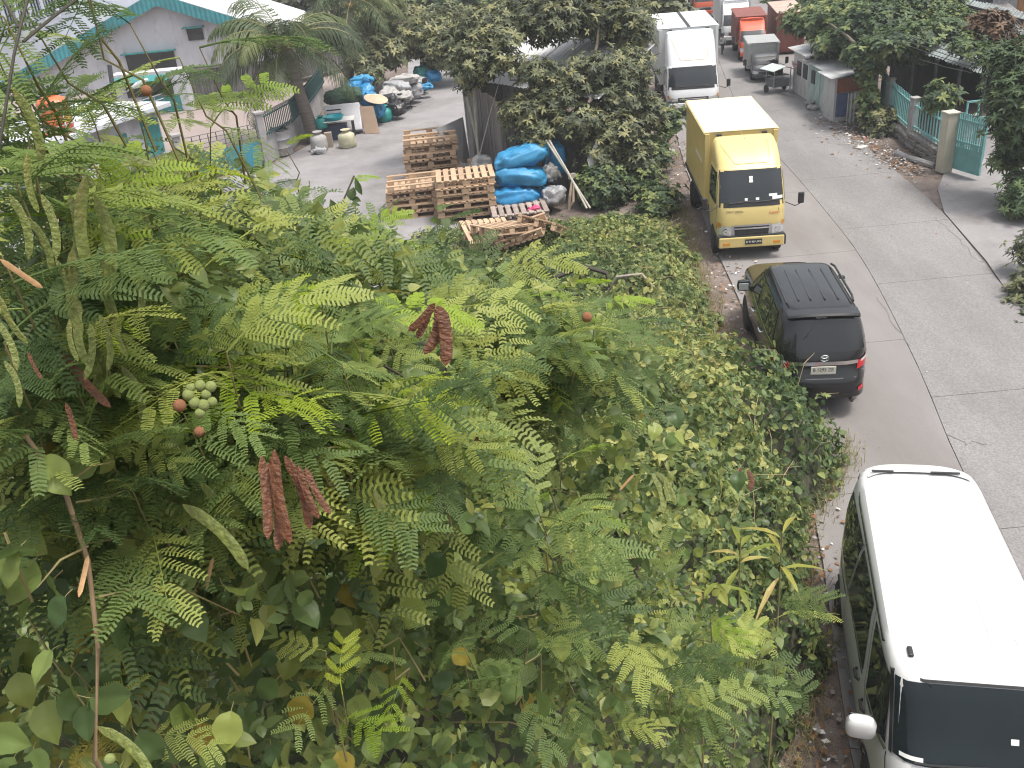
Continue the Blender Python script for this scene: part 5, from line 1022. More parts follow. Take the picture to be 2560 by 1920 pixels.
# background tree line, each its own tree
for i, (dx, dy, Y, rr, m, lab) in enumerate(((760, 10, 66, 3.2, lm_tree, 'dark tree behind the second palm at the top edge'), (900, -10, 68, 3.4, lm_tree2, 'green tree beyond the lane, left of the tall hazy one'), (1020, -20, 66, 3.3, lm_tree2, 'tall tree at the top edge behind the shed roof'), (1150, -30, 62, 3.2, lm_tree2, 'bushy tree at the top edge above the pale shed roof'), (1290, -20, 58, 3.0, lm_tree2, 'rounded tree at the top edge left of the road'), (1400, 0, 52, 2.3, lm_tree, 'small dark tree beside the white truck box'),
        (1640, -10, 84, 3.2, lm_tree, 'hazy far tree at the end of the road'), (1720, 0, 70, 3.0, lm_tree2, 'tree behind the white box truck on the far side'), (1800, 10, 60, 2.6, lm_tree2, 'tree over the red containers'), (1880, 0, 54, 2.4, lm_tree2, 'leafy tree between the containers and the kiosks'), (660, -20, 72, 3.4, lm_tree, 'dark tree at the top edge behind the leaning palm'))):
    p = A(dx, dy, Y); r_ = rr*.62; top = p.z
    tree('background_tree', lab, (p.x, Y, 0), [([(p.x, Y, 0), (p.x+.1, Y, top*.5), (p.x, Y, top)], .22, .08)], [((p.x, Y, top), (r_*1.3, r_, r_*.8)), ((p.x-r_*.8, Y-.6, top-.8), (r_*.8, r_*.8, r_*.6)), ((p.x+r_*.8, Y-.8, top-.9), (r_*.8, r_*.8, r_*.6)), ((p.x+.2, Y-1, max(.7, top-2.2)), (r_*1.1, r_*.8, r_*.6)), ((p.x+.2, Y-.6, max(.5, top-3.6)), (r_*1.2, r_*.7, r_*.6))], 1500, WB, .42, m)
# right side trees
tree('roadside_tree', 'broad green tree wrapped in vines between the kiosks and the fence', (13.75, 34.1, 0), [([(13.75, 34.1, 0), (13.65, 34.1, 1.2), (13.5, 34.2, 2.6)], .2, .14), ([(13.35, 34.2, 2.6), (14.6, 34.6, 2.9), (16.2, 35, 3.1)], .08, .03), ([(13.35, 34.2, 2.6), (13.4, 36, 2.9), (13.2, 37.5, 3.2)], .08, .03)],
    [bl(1900, 60, 37, 1.7, 1.4, .9), bl(1980, 90, 35, 1.6, 1.3, .7), bl(2060, 70, 36, 1.5, 1.3, .8), bl(1830, 50, 40, 1.5, 1.3, .9), bl(1990, 30, 38, 1.8, 1.3, .9), bl(1770, 40, 43, 1.6, 1.2, .7), bl(1880, 115, 34.5, 1.0, .9, .4), bl(1872, 150, 34.2, .30, .4, .5), bl(1876, 200, 33.9, .25, .35, .5), bl(1872, 240, 33.8, .22, .3, .35), bl(1940, 95, 34, 1.2, .9, .35), bl(2090, 100, 31.5, .5, .5, .2), bl(1800, 95, 38.5, .8, .7, .4)], 7000, WB, .215, lm_tree2)
tree('roadside_tree', 'tall leafy tree with drooping leaves at the edge by the driveway', (15.4, 25.4, 0), [([(15.4, 25.4, 0), (15.1, 25.2, 2), (14.8, 25, 4.4)], .16, .07)],
    [bl(2200, 150, 25.5, .6, .7, .7), bl(2185, 220, 25.2, .45, .6, .5), bl(2210, 300, 25, .6, .7, .6), bl(2180, 340, 25.4, .36, .5, .3), bl(2208, 400, 24.5, .42, .6, .35), bl(2205, 230, 24.8, .8, .9, .9), bl(2150, 120, 26.5, .4, .6, .35), bl(2215, 430, 23.6, .5, .6, .4)], 2000, WH, .20, lm_tree2, tb=(.05, .7))
tree('roadside_tree', 'small reddish leaved tree at the top corner above the shed', (18.9, 33.5, 0), [([(18.9, 33.5, 0), (18.8, 33.4, 2.5), (18.6, 33.3, 3.6)], .1, .05)], [bl(2140, 60, 33.5, .65, .6, .6), bl(2165, 85, 33.2, .5, .5, .5), bl(2115, 80, 33.6, .4, .4, .3)], 420, WH, .30, lm_red)
tree('roadside_tree', 'sapling with drooping leaves behind the teal fence', (14.7, 29.9, 0), [([(14.7, 29.9, 0), (14.7, 29.9, 1.3)], .05, .03)], [bl(2035, 208, 29.8, .38, .4, .3)], 130, WH, .30, lm_tree2)
tree('shrub', 'dark weedy shrub at the foot of the vine covered tree', (13.7, 33.4, 0), [([(13.7, 33.4, 0), (13.7, 33.3, .5)], .04, .02)], [bl(1905, 272, 33.4, .65, .6, .5), bl(1880, 250, 33.9, .4, .4, .5), bl(1930, 262, 33.4, .35, .4, .4)], 700, WB, .17, lm_tree, parent_cat='shrub')
tree('shrub', 'dark shrub with dry leaves at the edge of the driveway', (12.9, 19.6, 0), [([(12.9, 19.6, 0), (12.8, 19.5, .6)], .05, .02)], [bl(2215, 620, 19, .36, .45, .4), bl(2200, 660, 18.6, .26, .4, .25), bl(2222, 540, 20, .3, .5, .3), bl(2218, 690, 18, .35, .5, .25)], 420, WH, .15, lm_tree, parent_cat='shrub')
tree('shrub', 'spindly shrub on the verge beside the rusty marker post', (5.9, 31.8, 0), [([(5.9, 31.8, 0), (5.9, 31.7, .8)], .05, .02)], [bl(1400, 330, 31, .7, .8, .6), bl(1370, 380, 29, .7, .8, .6), bl(1440, 260, 32.5, .45, .6, .5), bl(1300, 400, 28.2, .8, .8, .7), bl(1420, 430, 27, .6, .8, .4)], 3200, WB, .15, lm_tree2, parent_cat='shrub')
# --- creeper thicket filling the lot between lane, pallets and road
EDGE = [(2, -.4), (5, 1.5), (7, 2.5), (8, 3.15), (9, 3.65), (10, 3.7), (11, 4.0), (12, 4.65), (13, 5.35), (13.7, 5.55), (14.2, 5.1), (14.6, 4.6), (15.5, 4.45), (17, 4.45), (19, 4.65), (21, 4.8), (23, 5.0), (26, 5.3), (29, 5.6)]
EY = np.array([q[0] for q in EDGE]); EX = np.array([q[1] for q in EDGE])
def hf(x, y):
    e = np.interp(y, EY, EX)+.10*np.sin(y*3.1)+.10*np.sin(y*6.7+1); k = np.clip((e-x)/2.3, 0, 1); k = 1-(1-k)**2.4
    inner = np.interp(y, [2, 6, 9, 12, 14, 17, 20, 24, 25.8, 27], [4.2, 3.7, 3.0, 2.35, 1.9, 1.45, 1.05, .6, .25, 0.])*np.interp(x, [-1, 2.5, 4], [1.15, 1., 1.])
    nz = np.array([noise.noise((a*.8, b*.8, 3.))*.55+noise.noise((a*1.9, b*1.9, 9.))*.62+abs(noise.noise((a*4.2, b*4.2, 5.)))*.3-.1 for a, b in zip(x, y)])
    lane = np.where(y > 17, np.clip((x+3.0-(26-y)*.62)/1.5, 0, 1), 1.)
    dip = 1-.9*np.exp(-(((x-2.9)/.55)**2+((y-19.2)/.9)**2)**1.5)-.5*np.exp(-(((x-.5)/1.3)**2+((y-23.6)/1.0)**2)**2)
    return np.maximum(0, (inner+nz*np.minimum(1, inner))*k*lane*np.clip(dip, 0, 1))
def inlot(n, ylo, yhi, xlo=-9):
    y = ylo+(yhi-ylo)*rng.random(n); e = np.interp(y, EY, EX)+.3; x = xlo+(e-xlo)*rng.random(n); return x, y
def thicket(name, label, n, ylo, yhi, protos, smin, smax, mat, depth=.55, tb=(0, 1), xlo=-9, kind='stuff'):
    x, y = inlot(n, ylo, yhi, xlo); h = hf(x, y); ok = h > .07; x, y, h = x[ok], y[ok], h[ok]; n = len(x)
    g = .15; hx = (hf(x+g, y)-h)/g; hy = (hf(x, y+g)-h)/g; nrm = np.stack([-hx, -hy, np.ones(n)], 1); nrm /= np.linalg.norm(nrm, axis=1, keepdims=True)
    z = h-depth*np.minimum(1, h)*rng.random(n)**1.5; loc = np.stack([x, y, z], 1)+nrm*rng.normal(size=(n, 1))*.05
    up = nrm*.9+rng.normal(size=(n, 3))*.42+np.array([0, -.12, .15]); up /= np.linalg.norm(up, axis=1, keepdims=True); s = rng.random(n)*6.283; hd = np.stack([np.cos(s), np.sin(s)-.5, -.35*np.ones(n)], 1); dd = hd-up*(hd*up).sum(1, keepdims=True)
    lowf = np.array([noise.noise((a*.55, b*.55, 20.)) for a, b in zip(x, y)])
    tint = np.clip(tb[0]+(tb[1]-tb[0])*rng.random(n)**1.3+lowf*.5, 0, 1)
    o = merge(name, protos, loc, frame(dd, up), rng.uniform(smin, smax, n), rng.integers(0, len(protos), n), tint, mat); tag(o, label, 'undergrowth', kind=kind); return o
thicket('creeper_undergrowth', 'sunny creeper thicket spilling towards the road beside the suv', 34000, 8.0, 27.5, VL, .07, .165, lm_hedge, .5, (.05, 1), xlo=-4)
thicket('creeper_undergrowth', 'darker creeper leaves covering the near part of the lot', 19000, 3.0, 12, VL, .07, .13, lm_vine, .7, (0, .8), xlo=-7)
thicket('shrub_undergrowth', 'mixed small leaved weeds mingled with the creeper', 9000, 7, 27, TR, .06, .13, lm_hedge, .1, (.2, 1), xlo=-3)
thicket('shrub_undergrowth', 'narrow leaved weeds standing out of the creeper', 3000, 6, 26, WH, .06, .13, lm_tree2, .1, (.3, 1), xlo=-3)
thicket('weed_undergrowth', 'feathery weeds growing through the creeper thicket', 350, 6, 25, F1, .18, .32, lm_leuc2, .25, (.1, .95), xlo=-6)
# solid dark soil-coloured mound beneath so that the thicket has a body
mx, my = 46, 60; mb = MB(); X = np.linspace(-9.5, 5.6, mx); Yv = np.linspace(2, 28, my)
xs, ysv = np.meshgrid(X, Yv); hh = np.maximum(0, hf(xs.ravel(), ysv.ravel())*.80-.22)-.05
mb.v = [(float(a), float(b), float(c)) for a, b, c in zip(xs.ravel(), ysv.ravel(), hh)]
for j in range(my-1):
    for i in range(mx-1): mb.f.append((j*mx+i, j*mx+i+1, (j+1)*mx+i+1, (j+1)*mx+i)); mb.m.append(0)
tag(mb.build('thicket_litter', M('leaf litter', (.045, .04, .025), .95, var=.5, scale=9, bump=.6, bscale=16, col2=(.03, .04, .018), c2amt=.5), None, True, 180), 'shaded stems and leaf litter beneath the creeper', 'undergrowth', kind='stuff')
# --- near leucaena trees: every large frond is a part of its tree
podm = M('green pod', (.125, .15, .03), .5, var=.35, scale=9, col2=(.15, .12, .03), c2amt=.38, bump=.4, bscale=14); podb = M('ripe brown pod', (.105, .036, .013), .55, var=.4, scale=9, bump=.5, bscale=16); podt = M('tan pod', (.42, .25, .12), .6, var=.2, scale=5); lime = leafmat('fresh lime leaf', (.18, .27, .03), (.26, .36, .04), (.36, .42, .05), src='obj', trans=.45); yell = leafmat('yellowing leaf', (.20, .17, .03), (.30, .24, .04), (.38, .27, .05), src='obj', trans=.4)
F0m = [m.mesh('feather_leaf', lm_leuc) for m in F0]; F0l = [m.mesh('feather_leaf_lime', lime) for m in F0[:3]]; F0y = [m.mesh('feather_leaf_yellow', yell) for m in F0[:2]]
def ovate(seed):
    r = random.Random(seed); mb = MB(); n, k = 12, 4; asym = r.uniform(-.15, .15)
    for i in range(n+1):
        t = i/n; w = .42*(math.sin(math.pi*min(1, t*1.02)**.72)**.85)*(1+.04*math.sin(t*17+seed)); zc = -.28*t*t+.03*math.sin(t*9+seed)
        for j in range(-k, k+1):
            u = j/k; back = -.10*abs(u)**1.5*(1-t)**3 if t < .5 else 0
            mb.v.append((w*u+asym*t*(1-t)*.4, t+back, zc+.16*abs(u)*w*2-.10*u*u*w+.018*math.sin(t*30-abs(u)*7)*abs(u)))
    m = 2*k+1
    for i in range(n):
        for j in range(m-1): mb.f.append((i*m+j, i*m+j+1, (i+1)*m+j+1, (i+1)*m+j)); mb.m.append(0)
    mb.tube([(0, -.35, -.12), (0, -.15, .0), (0, .02, .0)], .012, 4, mi=1)
    return mb
VLm = [ovate(k).mesh('creeper_leaf', [lm_vineo, greenstem], True, 80) for k in range(4)]; VLy = ovate(7).mesh('creeper_leaf_yellow', [yell, greenstem], True, 80)
def podmesh(name, mat, seed):
    r = random.Random(seed); mb = MB(); n = 14; bend = r.uniform(-.12, .12)
    for k in range(n+1):
        t = k/n; w = .062*min(1, t*7+.15, (1-t)*9+.1); bu = .010*(1+.8*math.sin(t*46))*min(1, t*6, (1-t)*6); x = bend*math.sin(t*3)
        mb.v += [(x-w, 0, -t), (x, -bu-.004, -t), (x+w, 0, -t), (x, bu+.004, -t)]
    for k in range(n):
        for j in range(4): a = k*4+j; b = k*4+(j+1) % 4; mb.f.append((a, b, b+4, a+4)); mb.m.append(0)
    return mb.mesh(name, mat, True, 60)
PM = {'g': [podmesh('pod_green', podm, k) for k in range(3)], 'b': [podmesh('pod_brown', podb, k+5) for k in range(3)], 't': [podmesh('pod_tan', podt, 9)]}
pr = random.Random(21)
def feather(t, p, az, el, roll, s, kind=0):
    d = Vector((math.cos(az)*math.cos(el), math.sin(az)*math.cos(el), math.sin(el))); x = d.cross(Vector((0, 0, 1))).normalized(); z = x.cross(d)
    m = Matrix((x, d, z)).transposed() @ Matrix.Rotation(roll, 3, 'Y'); me = [F0m[pr.randrange(9)], F0l[pr.randrange(3)], F0y[pr.randrange(2)]][kind]
    o = link('leaf', me, t); o.matrix_local = Matrix.Translation(Vector(p)-t.location) @ m.to_4x4() @ Matrix.Scale(s, 4); return o
def pod(t, x0, y0, x1, y1, D, kind='g', dD=0, w=1.):
    a, b = AD(x0, y0, D), AD(x1, y1, D+dD); L = (b-a).length; z = -(b-a).normalized(); view = (a-Vector((0, 0, HC))).normalized(); y = (view-z*view.dot(z)).normalized(); ang = pr.uniform(-.5, .5); x = y.cross(z)
    m = Matrix((x, y, z)).transposed() @ Matrix.Rotation(ang, 3, 'Z'); me = PM[kind][pr.randrange(len(PM[kind]))]
    o = link('pod', me, t); o.matrix_local = Matrix.Translation(a-t.location) @ m.to_4x4() @ Matrix.Diagonal((L*w, L*w, L, 1)); return o
def leucaena(label, base, sprays, masses, nmass, main, smass=.32):
    nmass = int(nmass*.42)
    """sprays: (dx, dy, D, fronds, size, share of lime, share of yellow); masses: blobs of further leaves"""
    t = thing('leucaena_tree', label, 'tree', base); b = Vector(base); mb = MB()
    mp = [Vector(p) for p in main]; mb.tube([p-b for p in mp], [.06-.052*i/(len(mp)-1) for i in range(len(mp))], 8); mb.build('trunk', bark, t, True, 60)
    tw = MB()
    for (dx, dy, D, nf, s, fl, fy) in sprays:
        c = AD(dx, dy, D); j = c+Vector((pr.uniform(-.12, .12), .18, -.42)); m_ = (j+c)/2+Vector((pr.uniform(-.06, .06), .06, .05)); az0 = pr.uniform(0, 6.28)
        q = [j, m_, c+Vector((0, .02, -.08)), c+Vector((pr.uniform(-.05, .05), 0, .10*s/.3))]; tw.tube([v-b for v in q], [.0045, .004, .003, .002], 5)
        for k in range(nf):
            f = k/max(1, nf-1); p = (q[1].lerp(q[2], .25+.75*f*1.3) if f < .55 else q[2].lerp(q[3], (f-.55)/.45)); kd = 1 if pr.random() < fl*(.75 if fl < .9 else 1) else (2 if pr.random() < fy*(.12 if fy < .5 else 1) else 0)
            feather(t, p, az0+k*2.4+pr.uniform(-.4, .4), pr.uniform(-.35, .55)+.25*f, pr.uniform(-.5, .5), s*pr.uniform(.55, 1.15), kd)
    tag(tw.build('twigs', greenstem, t, True, 60), kind='stuff')
    if nmass:
        loc, d, c = blobpts(masses, nmass); sp = rng.random(nmass)*6.283; h = np.stack([np.cos(sp), np.sin(sp)-.3, rng.uniform(-.5, .3, nmass)], 1); up = np.array([0, -.15, 1.])+rng.normal(size=(nmass, 3))*.35; up /= np.linalg.norm(up, axis=1, keepdims=True); dd = h-up*(h*up).sum(1, keepdims=True)
        o = merge('crown', F1, loc-np.array(base), frame(dd, up), rng.uniform(.75, 1.15, nmass)*smass, rng.integers(0, 4, nmass), np.clip(rng.random(nmass)**1.2+.05, 0, 1), lm_leuc2, t); tag(o, kind='stuff')
    return t
ad = lambda dx, dy, D, rx, ry=None, rz=None: (tuple(AD(dx, dy, D)), (rx, ry or rx, rz or rx*.7))
T1 = leucaena('leucaena tree with hanging olive pods along the picture edge', (-2.6, 3.6, 0),
    [(60, 470, 2.5, 8, .30, .05, .03), (160, 560, 2.6, 8, .30, .05, .05), (40, 640, 2.3, 7, .28, 0, .05), (240, 640, 2.8, 8, .30, .05, .05), (130, 760, 2.5, 8, .28, 0, .05), (320, 520, 3.2, 7, .32, .1, .05), (60, 380, 2.5, 6, .28, .1, .05), (330, 700, 2.8, 7, .3, .1, .08), (250, 420, 3.0, 6, .3, .05, .1), (180, 880, 2.5, 7, .27, 0, .05), (30, 820, 2.3, 6, .26, 0, .03), (380, 600, 3.2, 7, .32, .1, .1), (250, 800, 2.6, 7, .27, 0, .1), (100, 1010, 2.5, 6, .26, 0, .1), (150, 1130, 2.6, 6, .26, 0, .05), (250, 1000, 2.6, 6, .26, 0, .1),
     (330, 120, 3.2, 3, .28, .4, .0), (430, 200, 3.4, 3, .34, .4, 0), (200, 60, 2.8, 2, .26, 0, 0), (60, 190, 2.6, 2, .24, 0, 0), (50, 110, 2.5, 2, .22, 0, 0), (440, 340, 3.6, 3, .30, .3, 0), (310, 340, 3.2, 3, .26, .2, .1), (50, 290, 2.6, 2, .22, 0, 0), (400, 400, 3.7, 5, .34, .2, .1), (190, 10, 2.8, 2, .3, 0, 0), (20, 300, 2.6, 4, .26, .05, 0), (30, 200, 2.6, 3, .26, 0, 0), (160, 350, 2.8, 4, .26, .1, 0), (0, 130, 2.5, 2, .24, 0, 0), (220, 340, 2.9, 3, .26, .1, 0), (360, 270, 3.4, 2, .28, .2, 0), (120, 110, 2.7, 2, .24, .1, 0), (130, 410, 2.7, 4, .26, .05, 0), (350, 390, 3.4, 4, .28, .1, .1), (470, 170, 3.6, 2, .32, .4, 0)],
    [ad(120, 700, 3.2, .55), ad(250, 620, 3.6, .55), ad(60, 560, 3.2, .5), ad(330, 800, 3.4, .5), ad(120, 900, 3.2, .5), ad(30, 1100, 3.2, .5), ad(380, 560, 4.2, .6), ad(200, 1050, 3.4, .5), ad(250, 480, 4., .5)], 620, [(-2.6, 3.6, 0), (-2.3, 3.2, 3), (-1.9, 2.7, 5.4), (-1.7, 2.7, 6.6)])
for a in ((28, 190, 90, 352, 2.2, 'g'), (215, 292, 340, 358, 2.6, 'g'), (0, 560, 92, 622, 2.0, 't'), (0, 640, 62, 742, 1.9, 'g'), (-10, 690, 36, 800, 1.9, 'g'), (175, 360, 215, 470, 2.6, 'g'), (172, 650, 190, 790, 2.3, 'g'), (215, 680, 232, 800, 2.3, 'g'), (245, 660, 275, 770, 2.4, 'g'), (195, 700, 182, 820, 2.3, 'g'), (262, 790, 306, 916, 2.5, 'g'), (220, 740, 262, 860, 2.5, 'g'), (150, 690, 170, 780, 2.2, 'g'), (135, 760, 240, 880, 2.4, 'b'), (60, 760, 92, 820, 2.1, 'b'), (300, 440, 325, 530, 2.8, 'g'), (60, 470, 110, 590, 2.3, 'g'), (120, 560, 150, 660, 2.3, 'g'), (10, 780, 40, 880, 2.0, 'g'), (142, 870, 165, 960, 2.3, 'b'), (185, 380, 200, 600, 2.3, 'g'), (205, 420, 225, 640, 2.35, 'g'), (168, 520, 178, 730, 2.3, 'g'), (235, 540, 262, 720, 2.4, 'g'), (150, 420, 160, 560, 2.3, 'g'), (90, 420, 120, 560, 2.2, 'g'), (280, 560, 300, 690, 2.5, 'g'), (60, 330, 85, 460, 2.2, 'g'), (20, 420, 60, 560, 2.1, 'g'), (210, 1570, 330, 1690, 2.6, 'g'), (170, 1290, 190, 1200, 2.4, 't')): pod(T1, *a)
T2 = leucaena('leucaena tree in the middle with bright fronds and flower buds', (-.9, 4.6, 0),
    [(500, 830, 2.6, 7, .28, .35, .02), (430, 960, 2.6, 8, .28, .15, .1), (600, 800, 2.9, 8, .32, .2, .03), (380, 740, 2.7, 6, .28, .4, 0), (700, 720, 3.1, 8, .34, .25, .05), (800, 690, 3.4, 7, .34, .5, .0), (760, 860, 3.0, 9, .36, .1, .03), (880, 940, 3.1, 8, .36, .1, .05), (640, 930, 2.9, 7, .30, .05, .1), (520, 1000, 2.8, 7, .28, .05, .1), (330, 1010, 2.6, 8, .27, .1, .1), (300, 1100, 2.6, 7, .26, .05, .1), (420, 1080, 2.8, 6, .27, .1, .1), (960, 1010, 3.2, 6, .32, .1, .15), (700, 1010, 3.0, 6, .28, .05, .1), (800, 790, 3.2, 7, .34, .3, .05), (560, 700, 3.3, 7, .34, .2, .1),
     (600, 610, 4.4, 8, .34, .15, .08), (500, 590, 4.2, 7, .32, .1, .15), (720, 620, 4.6, 8, .36, .15, .05), (800, 585, 5.0, 8, .36, .35, .0), (870, 640, 4.8, 7, .36, .2, .05), (640, 550, 5.2, 7, .32, .2, .08), (540, 520, 5.0, 7, .30, .2, .1), (450, 540, 4.4, 6, .30, .2, .1), (762, 430, 5.4, 2, .24, 1., 0), (640, 345, 5.6, 2, .22, .8, 0), (750, 550, 5.4, 7, .34, .1, .05), (850, 560, 5.8, 7, .34, .1, .05), (900, 700, 4.2, 7, .34, .1, .05), (950, 820, 3.8, 6, .32, .1, .05), (440, 430, 4.6, 3, .26, .3, .1), (560, 450, 5.6, 4, .28, .2, .1), (420, 660, 3.0, 6, .3, .1, .1), (700, 500, 5.8, 4, .28, .1, .1), (900, 570, 6.4, 5, .34, .05, .15), (620, 460, 6, 3, .26, .3, .1)],
    [ad(500, 880, 3.4, .5), ad(680, 820, 3.6, .55), ad(800, 930, 3.8, .5), ad(600, 640, 4.6, .7), ad(760, 640, 5.2, .6), ad(480, 620, 4.6, .5), ad(900, 660, 5.6, .6), ad(380, 1000, 3.3, .4), ad(560, 1000, 3.4, .4), ad(640, 600, 5.4, .5), ad(860, 760, 4.3, .5)], 780, [(-.9, 4.6, 0), (-.8, 4.2, 3), (-.6, 3.6, 5), (-.55, 3.4, 6.2)], .34)
for x0, y0, x1, y1 in ((565, 985, 578, 1165), (592, 972, 628, 1175), (615, 985, 668, 1145), (580, 1000, 598, 1190), (645, 1005, 690, 1120), (660, 1010, 715, 1110)): pod(T2, x0, y0, x1, y1, 2.35+pr.uniform(0, .08), 'b', w=1.05)
for x0, y0, x1, y1 in ((940, 655, 882, 715), (948, 660, 915, 765), (952, 662, 962, 790), (930, 660, 900, 730)): pod(T2, x0, y0, x1, y1, 2.9+pr.uniform(0, .1), 'b', w=1.7)
for a in ((395, 1090, 535, 1232, 2.55, 'g', 0, 1.0), (432, 1040, 500, 1190, 2.6, 'g'), (806, 1058, 900, 1182, 3.0, 'g'), (460, 1205, 446, 1270, 2.8, 't'), (330, 455, 300, 520, 4, 't')): pod(T2, *a)
budm = M('pale flower bud', (.27, .32, .10), .7, var=.15, scale=30, bump=.6, bscale=120); budo = M('withered flower bud', (.30, .13, .06), .8, var=.2, scale=20, bump=.6, bscale=90)
def ball(name, m_):
    prof = [(max(.004, .5*math.sin(math.pi*k/12)), -.5*math.cos(math.pi*k/12)) for k in range(13)]; return MB().lathe(prof, 20).mesh(name, m_, True, 90)
bm = ball('flower_bud', budm); bo = ball('flower_bud_dry', budo)
for (x, y, s, m) in ((407, 853, .035, 0), (432, 833, .032, 0), (455, 835, .034, 0), (420, 870, .034, 0), (440, 875, .036, 0), (458, 868, .03, 0), (388, 876, .038, 1), (432, 892, .03, 0), (412, 838, .026, 0), (445, 852, .03, 0), (430, 932, .03, 1), (316, 196, .03, 1), (1268, 685, .07, 1), (237, 1640, .03, 0)): link('flower_bud', bo if m else bm, T2, AD(x, y, 2.1 if x < 1000 else 4.6)-T2.location, None, (s*.72, s*.72, s*.72))
T3 = leucaena('leucaena tree with pale green fronds nearer the scrap pallets', (.9, 7.2, 0),
    [(1060, 650, 4.8, 8, .36, .45, .0), (1180, 670, 4.9, 8, .36, .4, .0), (1120, 730, 4.7, 9, .36, .15, .03), (1230, 730, 4.8, 8, .34, .2, .03), (1280, 710, 5.2, 6, .32, .3, .05), (1000, 700, 4.6, 7, .34, .2, .05), (1050, 790, 4.8, 8, .36, .05, .03), (1160, 800, 5.0, 8, .36, .05, .03), (960, 670, 5.2, 7, .36, .2, .05), (1250, 790, 5.2, 6, .34, .1, .05), (1320, 745, 5.6, 5, .32, .2, .05), (1010, 630, 6.2, 5, .34, .3, .05), (1330, 650, 6.0, 2, .30, 1., 0), (940, 760, 4.6, 6, .34, .1, .05), (1120, 860, 5.2, 6, .34, .05, .03), (1200, 870, 5.6, 5, .34, .05, .03)],
    [ad(1080, 760, 5.6, .55), ad(1200, 780, 5.8, .5), ad(1000, 720, 6., .5), ad(1120, 820, 5.8, .5), ad(1270, 760, 6.2, .4), ad(960, 740, 5.4, .45)], 300, [(.9, 7.2, 0), (.9, 6.6, 2.5), (.8, 5.6, 4.4), (.6, 4.9, 5.4)], .38)
T4 = leucaena('young leucaena bush with dark green fronds in the lower middle', (.9, 4.4, 0),
    [(1180, 1130, 3.8, 6, .34, .15, 0), (1200, 1210, 3.9, 5, .32, 0, 0), (1260, 1100, 4.0, 3, .28, .1, 0), (700, 1450, 3.3, 5, .26, 0, 0), (820, 1370, 3.5, 3, .24, 0, .0), (740, 1540, 3.2, 2, .24, 1., 0), (845, 1440, 3.3, 1, .24, 1., 0), (1020, 1420, 3.8, 3, .28, .6, 0), (1130, 1410, 3.8, 4, .30, 0, 0), (1110, 1500, 4.0, 3, .28, 0, 0), (990, 1230, 4.0, 2, .28, .05, .0), (1240, 1480, 4.4, 3, .28, .1, .0), (1330, 1400, 4.8, 4, .30, .05, .0), (1420, 1480, 4.9, 4, .30, .1, .03), (1540, 1370, 5.8, 4, .36, .6, .0), (1560, 1460, 5.6, 4, .32, .15, .03), (1490, 1570, 5.2, 4, .30, .15, .05), (1340, 1590, 4.8, 3, .28, .05, .03), (1640, 1410, 6.2, 4, .34, .2, .0), (1250, 1310, 4.6, 3, .28, .05, 0), (1450, 1290, 5.6, 3, .30, .05, .05), (1210, 1030, 4.2, 2, .24, .3, 0), (330, 1330, 2.9, 2, .28, 0, 1.), (400, 1310, 3.0, 1, .26, 0, 1.), (1040, 1020, 4.6, 2, .28, .2, .1), (200, 1480, 2.9, 3, .22, .0, .05), (270, 1570, 2.9, 3, .22, .05, .05), (1680, 1330, 7, 3, .34, .2, .1), (560, 1180, 3.2, 3, .26, .05, 0)],
    [ad(1190, 1200, 4.6, .35), ad(1380, 1500, 5.6, .45), ad(1540, 1460, 6.2, .4)], 60, [(.9, 4.4, 0), (.9, 4.2, 2), (.8, 3.9, 4), (.75, 3.7, 4.9)], .30)
# hanging green pods on a bare twig at the right
for a in ((1385, 1020, 1372, 1085, 5.6, 'g', 0, 1.3), (1410, 1025, 1432, 1110, 5.6, 'g', 0, 1.3), (1418, 1020, 1458, 1090, 5.6, 'g', 0, 1.2), (1440, 1030, 1445, 1080, 5.6, 'g', 0, 1.2), (1370, 1025, 1338, 1060, 5.6, 't')): pod(T4, *a)
for a in ((1375, 845, 1368, 910, 6.5, 'b', 0, 1.6), (1030, 920, 1048, 1010, 4.6, 'b', 0, 1.5), (1600, 1010, 1590, 1060, 8, 'b', 0, 2), (1615, 1015, 1620, 1060, 8, 'b', 0, 2)): pod(T4, *a)
# --- creeper with large heart leaves climbing in front
cvs = [thing('creeper', 'creeper with large heart shaped leaves climbing in the near corner', 'plant', (-1.0, 3.2, 0)), thing('creeper', 'creeper with broad leaves below the cluster of brown pods', 'plant', (.3, 4.6, 0)), thing('creeper', 'shaded creeper leaves in the hollow right of the feathery fronds', 'plant', (1.2, 6.6, 0))]; cv = cvs[0]
def vine(pts, nl, s, jit, dark=0):
    P = [AD(*p) for p in pts]; cv = cvs[0 if pts[0][2] < 3.35 else (1 if pts[0][2] < 4.9 else 2)]
    MB().tube([p-cv.location for p in P], .0035, 5).build('stem', greenstem, cv, True)
    for k in range(nl):
        f = (k+pr.random())/nl*(len(P)-1); i = min(len(P)-2, int(f)); p = P[i].lerp(P[i+1], f-i)+Vector([pr.gauss(0, jit) for _ in range(3)]); az = pr.uniform(0, 6.28)
        d = Vector((math.cos(az)*.6, math.sin(az)*.6-.25, -.75+pr.uniform(-.2, .5))).normalized(); up = Vector((pr.gauss(0, .35), -.75+pr.gauss(0, .3), .75)); x = d.cross(up).normalized(); z = x.cross(d); sc = s*pr.uniform(.7, 1.2)
        o = link('leaf', VLy if (pr.random() < .03 and sc < .13) else VLm[pr.randrange(4)], cv); o.matrix_local = Matrix.Translation(p-cv.location) @ Matrix((x, d, z)).transposed().to_4x4() @ Matrix.Scale(sc, 4)
